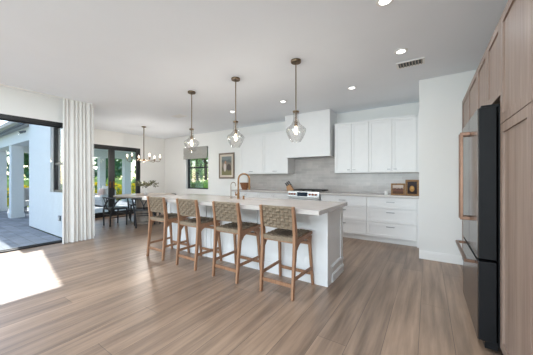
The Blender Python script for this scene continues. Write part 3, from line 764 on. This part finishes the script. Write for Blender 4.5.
# ============================================================ CURTAIN, BLIND
r = thing('curtain', 'floor-length ivory linen curtain gathered at the end of the sliding door', 'curtain', (-5.74, 1.99, 0))
n = 120; mb = MB(); rows = [0, .03, .10, .5, 1.0, 1.6, 2.2, 2.60, 2.705, 2.735]
def cpt(i, z):
    t_ = i/n; k = 1-z/2.74
    y = 1.73+.475*t_+(.02*k)*(t_-.5)*2+.006*math.sin(t_*23)
    ph = t_*PI*2*7.2+.9*math.sin(t_*11)
    amp = .011+.012*k
    x = -5.735+amp*math.sin(ph)+.012*k*math.sin(ph*.37+2)+.02*k+.03*t_
    return (x, y, z)
F_ = []; B_ = []
for z in rows:
    fr = []; bk = []
    for i in range(n+1):
        p = Vector(cpt(i, max(z, .004))); q = Vector(cpt(min(i+1, n), max(z, .004)))-Vector(cpt(max(i-1, 0), max(z, .004))); nn = Vector((q.y, -q.x, 0)).normalized()*.0018
        fr.append(mb.bm.verts.new(p+nn)); bk.append(mb.bm.verts.new(p-nn))
    F_.append(fr); B_.append(bk)
for a in range(len(rows)-1):
    for i in range(n):
        mb.bm.faces.new((F_[a][i], F_[a][i+1], F_[a+1][i+1], F_[a+1][i])); mb.bm.faces.new((B_[a][i], B_[a+1][i], B_[a+1][i+1], B_[a][i+1]))
    for i in (0, n): mb.bm.faces.new((F_[a][i], B_[a][i], B_[a+1][i], F_[a+1][i]))
for a in (0, len(rows)-1):
    for i in range(n): mb.bm.faces.new((F_[a][i], B_[a][i], B_[a][i+1], F_[a][i+1]))
mb.build('curtain_fabric', M['curtain'], r, smooth=True)
mb = MB(); pts = []; rr = []
for k in range(66*6):
    z = .05+k*.0400/6; p = cpt(n, z); pts.append((p[0]+.004, p[1]+.012, z)); rr.append(.0025+.0075*abs(math.sin(PI*k/6)))
mb.tube(pts, rr, 8)
mb.build('bead_trim', M['curtain'], r, smooth=True)
tk = MB(); tk.box(-5.78, -5.70, -3.3, 2.2, H-.012, H-.0005)
tag(tk.build('curtain_track', M['trim']), 'white curtain track fixed flat to the ceiling above the sliding door', 'curtain track')

r = thing('roman_blind', 'grey woven roman blind folded at the top of the kitchen window', 'blind', (-6.7, YB-.03, 1.92))
bx0, bx1 = -7.30, -6.12
b = MB(); b.prism([(YB-.001, 2.30), (YB-.05, 2.30), (YB-.055, 2.10), (YB-.045, 2.045), (YB-.001, 2.04)], 'x', bx0, bx1); b.build('valance', M['blind'], r)
b = MB()
for k in range(3):
    z = 2.04-k*.045; b.prism([(YB-.002, z), (YB-.048-k*.004, z), (YB-.062-k*.004, z-.045), (YB-.045, z-.058), (YB-.002, z-.045)], 'x', bx0+.004*k, bx1-.004*k)
b.build('fabric_folds', M['blind'], r)

# ============================================================ TALL WOOD CABINETS + FRIDGE
XC = .41; CT = 2.325
def tall(name, y0, y1, label, doors, body, toe=True):
    r = thing(name, label, 'cabinet', (.72, (y0+y1)/2, 0), group='tall wood cabinets around the fridge')
    b = MB()
    for z0, z1 in body: b.box(XC+.021, XR-.001, y0+.0005, y1-.0005, z0, z1)
    if toe: b.box(XC+.065, XR-.001, y0+.0005, y1-.0005, 0, .09)
    b.build('body', M['walnut'], r)
    for a, c, z0, z1 in doors:
        d = MB().shaker('x', XC, XC+.02, a+.0035, c-.0035, z0+.0025, z1-.0025, .058, .010).build('door', M['walnut'], r)
    return r
ZS = 1.60
tall('pantry_cabinet', 1.655, 2.25, 'tall wood-grain pantry cabinet nearest the fridge at the right edge', [(1.655, 2.25, .09, ZS), (1.655, 2.25, ZS, CT)], [(.09, CT)])
tall('pantry_cabinet', 1.06, 1.655, 'tall wood-grain pantry cabinet cut off by the right edge of the picture', [(1.06, 1.655, .09, ZS), (1.06, 1.655, ZS, CT)], [(.09, CT)])
tall('bridge_cabinet', 2.25, 3.18, 'two-door wood-grain cabinet directly above the dark fridge', [(2.25, 2.70, 1.80, CT), (2.70, 3.18, 1.80, CT)], [(1.80, CT)], False)
tall('pantry_cabinet', 3.18, 4.44, 'tall wood-grain cabinet beyond the fridge against the white pantry wall', [(3.18, 3.82, .09, 1.79), (3.82, 4.44, .09, 1.79), (3.18, 3.82, 1.80, CT), (3.82, 4.44, 1.80, CT)], [(.09, CT)])
r = thing('refrigerator', 'dark stainless bottom-freezer fridge with bronze handles among wood cabinets', 'refrigerator', (.66, 2.71, 0))
fy0, fy1, fx = 2.278, 3.135, .30; fm = (fy0+fy1)/2
b = MB(); b.box(fx+.11, XR-.03, fy0+.012, fy1-.012, .06, 1.735); b.build('body', M['fridge_black'], r, bevel=.004)
def fdoor(a, c, z0, z1, nm):
    d = MB().box(fx+.002, fx+.10, a, c, z0, z1).build(nm, M['fridge_black'], r, bevel=.006)
    MB().box(fx-.003, fx+.002, a+.004, c-.004, z0+.004, z1-.004).build('steel_skin', M['steel_dark'], d)
    return d
da = fdoor(fy0, fm-.002, .665, 1.735, 'door'); db = fdoor(fm+.002, fy1, .665, 1.735, 'door'); dr = fdoor(fy0, fy1, .09, .648, 'freezer_drawer')
for d, yy in ((da, fm-.05), (db, fm+.05)):
    h = MB(); hx = fx-.058
    h.path([(hx, yy, .885), (hx, yy, 1.625)], (.022, .022), up=(0, 1, 0))
    for zz in (.898, 1.612): h.box(hx, fx-.003, yy-.011, yy+.011, zz-.014, zz+.014)
    h.build('handle', M['bronze'], d, bevel=.003)
h = MB(); hx = fx-.058; hz_ = .612
h.path([(hx, fy0+.10, hz_), (hx, fy1-.07, hz_)], (.022, .022))
for yy in (fy0+.112, fy1-.082): h.box(hx, fx-.003, yy-.012, yy+.012, hz_-.011, hz_+.011)
h.build('handle', M['bronze'], dr, bevel=.003)
for yy in (fy0+.06, fy1-.06):
    MB().lathe([(0, 0), (.025, 0), (.025, .02), (.012, .025), (.012, .062), (0, .062)], (fx+.16, yy, 0), 12).build('foot', M['fridge_black'], r, smooth=True)
    MB().box(fx+.02, fx+.12, yy-.03, yy+.03, 1.735, 1.757).build('hinge_cover', M['fridge_black'], r, bevel=.003)
MB().box(fx+.04, fx+.11, fy0+.03, fy1-.03, .03, .088).build('toe_grille', M['fridge_black'], r)

# ============================================================ DINING
tcx, tcy = -6.62, 3.86
r = thing('dining_table', 'round grey-brown wood dining table on a drum pedestal', 'dining table', (tcx, tcy, 0))
MB().lathe([(0, .722), (.73, .722), (.77, .735), (.77, .762), (0, .762)], (tcx, tcy, 0), 48).build('tabletop', M['grey_wood'], r, smooth=True)
b = MB(); b.lathe([(0, .05), (.26, .05), (.245, .2), (.24, .72), (0, .72)], (tcx, tcy, 0), 32); b.build('pedestal', M['grey_wood'], r, smooth=True)
MB().lathe([(0, 0), (.36, 0), (.36, .04), (.30, .052), (0, .052)], (tcx, tcy, 0), 32).build('foot_ring', M['grey_wood'], r, smooth=True)

def make_chair():
    r = thing('dining_chair', 'x', 'dining chair', (0, 0, 0), group='black wishbone chairs around the round table')
    # local: faces +y, seat centre at origin
    for s_ in (-1, 1):
        MB().tube([(s_*.17, -.20, 0), (s_*.185, -.20, .25), (s_*.205, -.19, .43), (s_*.245, -.10, .60), (s_*.265, -.02, .69)], [.017, .021, .023, .020, .016], 8).build('leg', M['black_wood'], r, smooth=True)
        MB().tube([(s_*.235, .17, 0), (s_*.232, .175, .25), (s_*.225, .18, .46)], [.017, .022, .022], 8).build('leg', M['black_wood'], r, smooth=True)
    # bent arm rail
    pts = []
    for i in range(17):
        a = PI+PI*i/16; pts.append((.275*math.cos(a), -.03+.235*math.sin(a), .70+.035*(-math.sin(a))**2))
    pts = [(-.27, .13, .70)]+pts+[(.27, .13, .70)]
    MB().path(pts, (.046, .024)).build('arm_rail', M['black_wood'], r, bevel=.006)
    y = MB(); y.path([(0, -.205, .44), (0, -.225, .55)], (.035, .012), up=(0, 1, 0)); y.path([(0, -.225, .54), (-.085, -.245, .725)], (.022, .012), up=(0, 1, 0)); y.path([(0, -.225, .54), (.085, -.245, .725)], (.022, .012), up=(0, 1, 0))
    y.build('splat', M['black_wood'], r)
    MB().prism([(-.235, .20), (-.20, -.20), (.20, -.20), (.235, .20)], 'z', .42, .465).build('seat', M['black_wood'], r, bevel=.01)
    for s_ in (-1, 1): MB().tube([(s_*.18, -.2, .22), (s_*.232, .175, .24)], .010, 8).build('stretcher', M['black_wood'], r, smooth=True)
    for yy, ww in ((-.2, .18), (.175, .232)): MB().tube([(-ww, yy, .30), (ww, yy, .30)], .010, 8).build('stretcher', M['black_wood'], r, smooth=True)
    return r
ch = make_chair()
chairs = [(-6.85, 3.17, .0, 'black wishbone chair at the near end of the round table, beside the curtain'),
          (-6.06, 3.50, math.radians(57), 'black wishbone chair seen behind the leftmost bar stool, its Y back toward us'),
          (-7.32, 4.02, math.radians(-103), 'black wishbone chair on the glass door side of the round table'),
          (-5.98, 4.20, math.radians(118), 'black wishbone chair at the island side rear of the round table'),
          (-6.72, 4.57, math.radians(188), 'black wishbone chair at the far side of the round table')]
for i, (x, y, a, l) in enumerate(chairs):
    o = ch if i == 0 else copy_tree(ch)
    o.matrix_basis = Matrix.Translation((x, y, 0)) @ Matrix.Rotation(a, 4, 'Z'); o['label'] = l

# vase with branches
r = thing('vase', 'small white vase standing on the round dining table', 'vase', (tcx-.02, tcy+.02, .762)); vx, vy = tcx-.02, tcy+.02
MB().lathe([(0, .762), (.045, .762), (.055, .80), (.05, .87), (.034, .93), (.040, .96), (.036, .96), (.030, .93), (.046, .87), (.05, .80), (.04, .770), (0, .770)], (vx, vy, 0), 20).build('vase_body', M['vase'], r, smooth=True)
r = thing('olive_branches', 'spreading olive branches arranged in the vase on the dining table', 'branches', (vx, vy, .775))
st = MB(); lv = MB(); rnd = random.Random(3)
for k in range(12):
    a = k*2.4; R = rnd.uniform(.20, .40); top = rnd.uniform(1.02, 1.15)
    p0 = Vector((vx, vy, .775)); p1 = Vector((vx+.02*math.cos(a), vy+.02*math.sin(a), .97)); p2 = Vector((vx+R*.5*math.cos(a), vy+R*.5*math.sin(a), (top+1.02)/2+.02)); p3 = Vector((vx+R*math.cos(a), vy+R*math.sin(a), top-.05*R))
    st.tube([p0, p1, p2, p3], [.003, .003, .0025, .0015], 5)
    for j in range(20):
        t_ = rnd.uniform(0.15, 1.05); p = p2+(p3-p2)*t_ if rnd.random() < .7 else p1+(p2-p1)*rnd.uniform(.5, 1); d = Vector((rnd.uniform(-1, 1), rnd.uniform(-1, 1), rnd.uniform(-.6, .8))).normalized(); sdv = d.orthogonal().normalized()*.013; L_ = d*rnd.uniform(.05, .08)
        q = [p, p+L_*.5+sdv, p+L_, p+L_*.5-sdv]; nn = d.cross(sdv).normalized()*.001
        A = [lv.bm.verts.new(v_+nn) for v_ in q]; B = [lv.bm.verts.new(v_-nn) for v_ in q]; lv.bm.faces.new(A); lv.bm.faces.new(B[::-1])
        for e_ in range(4): lv.bm.faces.new((A[e_], B[e_], B[(e_+1) % 4], A[(e_+1) % 4]))
st.build('stems', M['bark'], r); lv.build('leaves', M['olive'], r)

# chandelier
hx, hy = -6.95, 4.0
r = thing('chandelier', 'six-arm brass chandelier with candle bulbs over the dining table', 'chandelier', (hx, hy, 1.70))
MB().lathe([(0, H-.025), (.055, H-.025), (.062, H-.015), (.062, H-.0005), (0, H-.0005)], (hx, hy, 0), 20).build('canopy', M['pend_metal'], r, smooth=True)
MB().tube([(hx, hy, H-.025), (hx, hy, 1.80)], .011, 10).build('stem', M['faucet_dark'] if 'faucet_dark' in M else M['pend_metal'], r, smooth=True)
MB().lathe([(0, 1.70), (.012, 1.71), (.03, 1.735), (.035, 1.77), (.02, 1.80), (0, 1.805)], (hx, hy, 0), 16).build('hub', M['pend_metal'], r, smooth=True)
yw = math.atan(161.1/244.2)
for k in range(6):
    a = yw+math.radians(15+60*k); dx, dy = math.cos(a), math.sin(a)
    P_ = lambda q, z: (hx+dx*q, hy+dy*q, z)
    arm = MB().tube([P_(.02, 1.76), P_(.15, 1.765), P_(.28, 1.74), P_(.39, 1.715), P_(.435, 1.735), P_(.44, 1.775)], .007, 8).build('arm', M['pend_metal'], r, smooth=True)
    MB().lathe([(0, 1.775), (.028, 1.778), (.030, 1.786), (.014, 1.79), (.013, 1.84), (0, 1.84)], (hx+dx*.44, hy+dy*.44, 0), 12).build('candle_cup', M['pend_metal'], arm, smooth=True)
    MB().lathe([(0, 1.84), (.012, 1.845), (.019, 1.868), (.015, 1.895), (.004, 1.925), (0, 1.928)], (hx+dx*.44, hy+dy*.44, 0), 12).build('candle_bulb', M['candle_bulb'], arm, smooth=True)
lamp('chandelier_glow', (hx, hy, 1.62), CHANDELIER_W*6, .06, 'POINT', (1, .93, .86))

# ============================================================ OUTSIDE
g = MB(); g.box(-14.2, XL-.2, -6, YA-.22, -.14, -.02); g.box(-14.2, XD-.1, YA-.22, 9.5, -.14, -.02)
struct('patio', g, M['paver'])
g = MB(); g.box(-70, 30, -40, 60, -.3, -.15); tag(g.build('lawn', M['grass'], origin=(0, 0, 0)), kind='structure')
# lanai columns and beams
LS, LW = 1.95, -13.75
def column(x0, x1, y0, y1, label, first=[]):
    r = thing('patio_column', label, 'column', ((x0+x1)/2, (y0+y1)/2, -.02), group='white square columns of the covered patio')
    MB().box(x0, x1, y0, y1, -.02, 2.25).build('shaft', M['stucco'], r)
    MB().box(x0-.02, x1+.02, y0-.02, y1+.02, -.02, .12).build('base_moulding', M['stucco'], r)
column(-11.10, -10.80, 1.97, 2.25, 'white square patio column nearest, seen through the sliding door')
column(-13.66, -13.36, 2.0, 2.32, 'white square patio corner column at the left edge of the sliding door view')
column(-13.64, -13.36, 5.48, 5.73, 'white square patio column seen through the left dining door leaf')
column(-13.64, -13.36, 6.65, 6.98, 'white square patio column seen through the right dining door leaf')
b = MB(); b.box(-13.75, XD-.1, 1.95, 2.28, 2.25, 2.62); b.box(-13.75, -13.30, 2.38, 9.3, 2.25, 2.62); b.box(-13.30, XD-.1, 2.38, 9.3, 2.60, 2.68)
struct('trim_lanai', b, M['stucco'])
b = MB(); b.prism([(1.80, 2.70), (1.80, 2.76), (5.9, 3.05), (10.0, 2.76), (10.0, 2.70)], 'x', -14.3, XD-.12); struct('roof_lanai', b, M['roof_tile'])
b = MB(); b.box(-14.3, XD-.12, 1.90, 10.0, 2.66, 2.70); struct('trim_soffit', b, M['stucco'])
gt = MB(); gt.prism([(1.79, 2.60), (1.70, 2.60), (1.66, 2.66), (1.66, 2.76), (1.79, 2.76)], 'x', -14.3, XD-.12)
tag(gt.build('rain_gutter', M['gutter']), 'dark rain gutter along the covered patio eave', 'gutter')
l_ = thing('patio_spotlight', 'small dark spotlight fixed on the patio beam near the house corner', 'outdoor light', (-9.25, 1.93, 2.5))
b = MB(); b.box(-9.33, -9.17, 1.90, 1.95, 2.49, 2.53); b.build('mount', M['gutter'], l_)
MB().tube([(-9.25, 1.90, 2.50), (-9.25, 1.84, 2.47)], .035, 12).build('lamp_head', M['gutter'], l_)

o_ = thing('outdoor_outlet', 'small grey outlet box low on the white exterior wall outside', 'outlet', (-6.42, YA-.225, .36))
MB().box(-6.47, -6.37, YA-.245, YA-.221, .34, .45).build('box', M['gutter'], o_, bevel=.003)
MB().box(-6.455, -6.385, YA-.252, YA-.245, .355, .435).build('cover', M['wicker'], o_)
# outdoor sofa and chairs
r = thing('outdoor_sofa', 'grey wicker outdoor sofa on the covered patio beyond the dining doors', 'sofa', (-12.42, 5.2, -.02))
qx0, qx1, qy0, qy1 = -13.15, -11.70, 4.87, 5.46
b = MB(); b.box(qx0, qx1, qy0, qy1, .03, .27); b.build('base', M['wicker'], r, bevel=.02)
MB().box(qx0, qx1, qy1-.14, qy1, .27, .70).build('backrest', M['wicker'], r, bevel=.02)
for x0_ in (qx0, qx1-.15): MB().box(x0_, x0_+.15, qy0, qy1-.14, .27, .50).build('arm', M['wicker'], r, bevel=.02)
for k in range(2): MB().box(qx0+.15+k*.575, qx0+.725+k*.575, qy0-.01, qy1-.14, .27, .42).build('seat_cushion', M['cushion'], r, bevel=.03)
for sx_ in (qx0+.06, qx1-.06):
    for sy_ in (qy0+.05, qy1-.05): MB().box(sx_-.025, sx_+.025, sy_-.025, sy_+.025, -.02, .03).build('leg', M['gutter'], r)
tag(MB().box(-11.55, -8.85, 3.0, 6.1, -.019, -.008).build('bright_floor_sheet', M['cushion']), 'added pale sheet brightening the patio floor between the dining doors and the wicker sofa', 'floor sheet')  # pale sheet added to imitate the bright strip of patio floor
def pillow(loc, rot, s_, m_, label):
    mb = MB(); n_ = 10
    def pt(i, j, sg):
        u, v = i/n_*2-1, j/n_*2-1; h_ = .07*(max(0, (1-u**4)*(1-v**4)))**.5
        k_ = 1-.06*(1-abs(u))*0
        return (sg*h_, u*s_/2*(1-.05*(1-v*v)), v*s_/2*(1-.05*(1-u*u)))
    G = {}
    for sg in (-1, 1):
        for i in range(n_+1):
            for j in range(n_+1):
                e = i in (0, n_) or j in (0, n_)
                if e and sg == 1: G[(i, j, 1)] = G[(i, j, -1)]; continue
                G[(i, j, sg)] = mb.bm.verts.new(pt(i, j, sg))
        for i in range(n_):
            for j in range(n_): mb.bm.faces.new([G[(i, j, sg)], G[(i+1, j, sg)], G[(i+1, j+1, sg)], G[(i, j+1, sg)]])
    mb.bm.transform(Matrix.Translation(loc) @ Euler(rot).to_matrix().to_4x4())
    tag(mb.build('throw_pillow', m_, smooth=True), label, 'pillow', 'pillows on the outdoor sofa')
pillow((-12.12, 5.18, .665), (0, -.25, -1.25), .44, M['pillow'], 'ivory square pillow on the outdoor sofa, behind the blush one')
pillow((-12.10, 5.01, .60), (0, -.25, -1.4), .33, M['pink'], 'smaller blush pink pillow on the outdoor sofa, in front of the ivory one')
def tub(x, y, rz, label, m_, s_=1):
    r = thing('patio_chair', label, 'patio chair', (x, y, -.02), rz); W = wm(r)
    def B(mb, n_, mt, **k): mb.bm.transform(W); return mb.build(n_, mt, r, **k)
    b = MB(); outer = [(-.36, .30), (-.38, -.10), (-.30, -.33), (0, -.40), (.30, -.33), (.38, -.10), (.36, .30)]; inner = [(x_*.82, y_*.82+.0) for x_, y_ in outer][::-1]
    inner[0] = (.30, .30); inner[-1] = (-.30, .30)
    b.prism(outer+inner, 'z', .22, .80*s_); B(b, 'shell', m_, bevel=.02)
    B(MB().prism([(-.30, .32), (-.30, -.2), (0, -.32), (.30, -.2), (.30, .32)], 'z', .24, .44), 'seat_cushion', M['cushion'], bevel=.03)
    for a_, c_ in ((-.28, .24), (.28, .24), (-.22, -.26), (.22, -.26)): B(MB().tube([(a_*1.05, c_*1.05, 0), (a_, c_, .24)], [.015, .022], 8), 'leg', M['gutter'])
tub(-12.4, 2.66, math.radians(-60), 'dark grey tub patio chair between the column and the house corner', M['wicker'], 1.1)
tub(-13.55+.75, 1.35, math.radians(-10), 'brown woven patio chair beside the corner column', M['brown_weave'], 1.1)

# ---------------- planting
def leaf_cloud(mb, centres, n, size, rnd, squash=1.0, flat=.0):
    for _ in range(n):
        c_, R = rnd.choice(centres)
        while True:
            v = Vector((rnd.uniform(-1, 1), rnd.uniform(-1, 1), rnd.uniform(-1, 1)))
            if .35 < v.length < 1: break
        p = Vector(c_)+Vector((v.x*R[0], v.y*R[1], v.z*R[2]))
        d = Vector((rnd.uniform(-1, 1), rnd.uniform(-1, 1), rnd.uniform(-1, 1))).normalized(); s1 = d.orthogonal().normalized(); L_ = size*rnd.uniform(.6, 1.3)
        q = [p-d*L_, p+s1*L_*.45, p+d*L_, p-s1*L_*.45]
        mb.bm.faces.new([mb.bm.verts.new(x_) for x_ in q])
def core(mb, centres, k=.62):
    for c_, R in centres: mb.sphere(c_, k, 10, R, 7)
def shrub(x, y, h_, w_, n, m_, label, group, flower=0, seed=0):
    rnd = random.Random(seed); r = thing('garden_shrub', label, 'shrub', (x, y, -.15), group=group)
    cs = [((x+rnd.uniform(-.3, .3)*w_, y+rnd.uniform(-.3, .3)*w_, -.15+h_*rnd.uniform(.35, .68)), (w_*.42, w_*.42, h_*.33)) for _ in range(5)]
    mb = MB(); leaf_cloud(mb, cs, n, .09, rnd); core(mb, cs, .75); mb.build('foliage', m_, r)
    MB().tube([(x, y, -.15), (x, y, h_*.4)], .03, 6).build('stem', M['bark'], r)
    if flower:
        mb = MB(); leaf_cloud(mb, [(c_, tuple(a*1.1 for a in R)) for c_, R in cs], flower, .10, rnd); mb.build('blossoms', M['flower'], r)
k = 0
ys = [.8, 1.95, 3.2, 4.25, 5.3, 6.45, 7.5, 8.6, 9.7]
places = ['left of the corner column', 'between the two columns of the sliding door view', 'right of the nearest column beyond the tub chair', 'hidden mostly behind the house wing', 'seen left of the sofa column', 'seen right of the sofa column',
          'behind the meeting stiles of the dining doors', 'seen left of the second dining door column', 'seen right of the second dining door column']
for i, y in enumerate(ys):
    shrub(-16.0+.1*math.sin(i*2.1), y, 1.12+.06*math.sin(i*1.7), .86, 350, M['leaf'], 'yellow-flowering garden shrub '+places[i], 'yellow-flowering shrubs beyond the patio', 1100, 10+i)
# clipped green hedge row behind
rnd = random.Random(5)
for i in range(9):
    y = .2+i*1.7; r = thing('hedge_plant', 'clipped light green hedge plant behind the yellow-flowering shrubs', 'hedge', (-18.6, y, -.15), group='clipped hedge behind the yellow shrubs')
    cs = [((-18.6, y+o_, .55), (.45, .34, .78)) for o_ in (-.42, 0, .42)]
    mb = MB(); leaf_cloud(mb, cs, 700, .10, rnd); core(mb, cs, .85); mb.build('foliage', M['leaf_light'], r)
    MB().tube([(-18.6, y, -.15), (-18.6, y, .3)], .05, 6).build('stem', M['bark'], r)
def tree(x, y, h_, R, trunk, m_, label, n=900, seed=0, size=.22, tr=.14, group='garden trees'):
    rnd = random.Random(seed); r = thing('garden_tree', label, 'tree', (x, y, -.15), group=group)
    mb = MB(); mb.tube([(x, y, -.15), (x+.1, y, trunk*.5), (x-.05, y+.1, trunk), (x, y, h_*.75)], [tr, tr*.8, tr*.65, tr*.25], 8)
    for k_ in range(5):
        a = k_*1.26; mb.tube([(x, y, trunk*.9+.1*k_), (x+R*.5*math.cos(a), y+R*.5*math.sin(a), trunk+(h_-trunk)*(.35+.06*k_))], [tr*.45, tr*.15], 6)
    mb.build('trunk', M['bark'], r)
    cs = []
    for k_ in range(10):
        a = rnd.uniform(0, 2*PI); q = rnd.uniform(.1, .6)*R
        cs.append(((x+q*math.cos(a), y+q*math.sin(a), trunk+(h_-trunk)*rnd.uniform(.2, .8)), (R*.5, R*.5, (h_-trunk)*.26)))
    mb = MB(); leaf_cloud(mb, cs, n, size, rnd); mb.build('foliage', m_, r)
T_ = [(-26, 1.2, 6.5, 2.6, .6, 'leaf_dark', 'dark dense tree far left behind the patio columns'),
      (-25, 6.0, 5.0, 2.2, .6, 'leaf_dark', 'dark dense tree right of the nearest column view'),
      (-24, 10.3, 3.4, 1.5, .4, 'leaf_dark', 'low dark green tree at the left dining door leaf'),
      (-27.5, 12.8, 4.4, 1.8, 1.2, 'leaf', 'mid green tree between the dining door columns'),
      (-25, 15.2, 4.4, 1.5, 1.4, 'leaf_light', 'pale green tree near the dining door centre'),
      (-26, 19.8, 5.0, 2.0, 1.2, 'leaf', 'mid green tree at the right dining door leaf'),
      (-30, 24, 6.0, 2.8, 1.0, 'leaf_dark', 'dark tree at the right end of the garden'),
      (-17.0, 14.6, 4.8, 1.4, 1.6, 'leaf_light', 'light slender tree at the left of the kitchen window view'),
      (-14.2, 13.0, 5.0, 1.3, 2.1, 'leaf', 'tall trunked tree in the middle of the kitchen window view'),
      (-22.0, 18.6, 5.0, 2.4, 1.0, 'leaf_light', 'light green tree at the far left of the kitchen window view'),
      (-15.0, 21.0, 5.0, 2.8, .7, 'leaf', 'broad mid green tree far behind the kitchen window'),
      (-20.5, 25.0, 5.6, 3.2, .7, 'leaf_light', 'broad light green tree farthest behind the kitchen window')]
for i, (x, y, h_, R, tk_, m_, l) in enumerate(T_): tree(x, y, h_, R, tk_, M[m_], l, seed=40+i, n=1100 if x < -20 else 520, size=.24 if x < -20 else .15)
W_ = [(-11.2, 9.4, 'leaf_light'), (-12.4, 10.6, 'leaf_light'), (-10.4, 10.7, 'leaf_light'), (-14.6, 11.6, 'leaf'), (-11.6, 12.6, 'leaf_light')]
wl = ['light green bush low left in the kitchen window', 'second light green bush low in the kitchen window', 'light green bush at the centre of the kitchen window', 'mid green bush behind the others at the kitchen window', 'light green bush at the right of the kitchen window view']
for i, (x, y, m_) in enumerate(W_): shrub(x, y, 1.3 if i < 3 else 1.7, 1.25, 900, M[m_], wl[i], 'bushes outside the kitchen window', 0, 70+i)
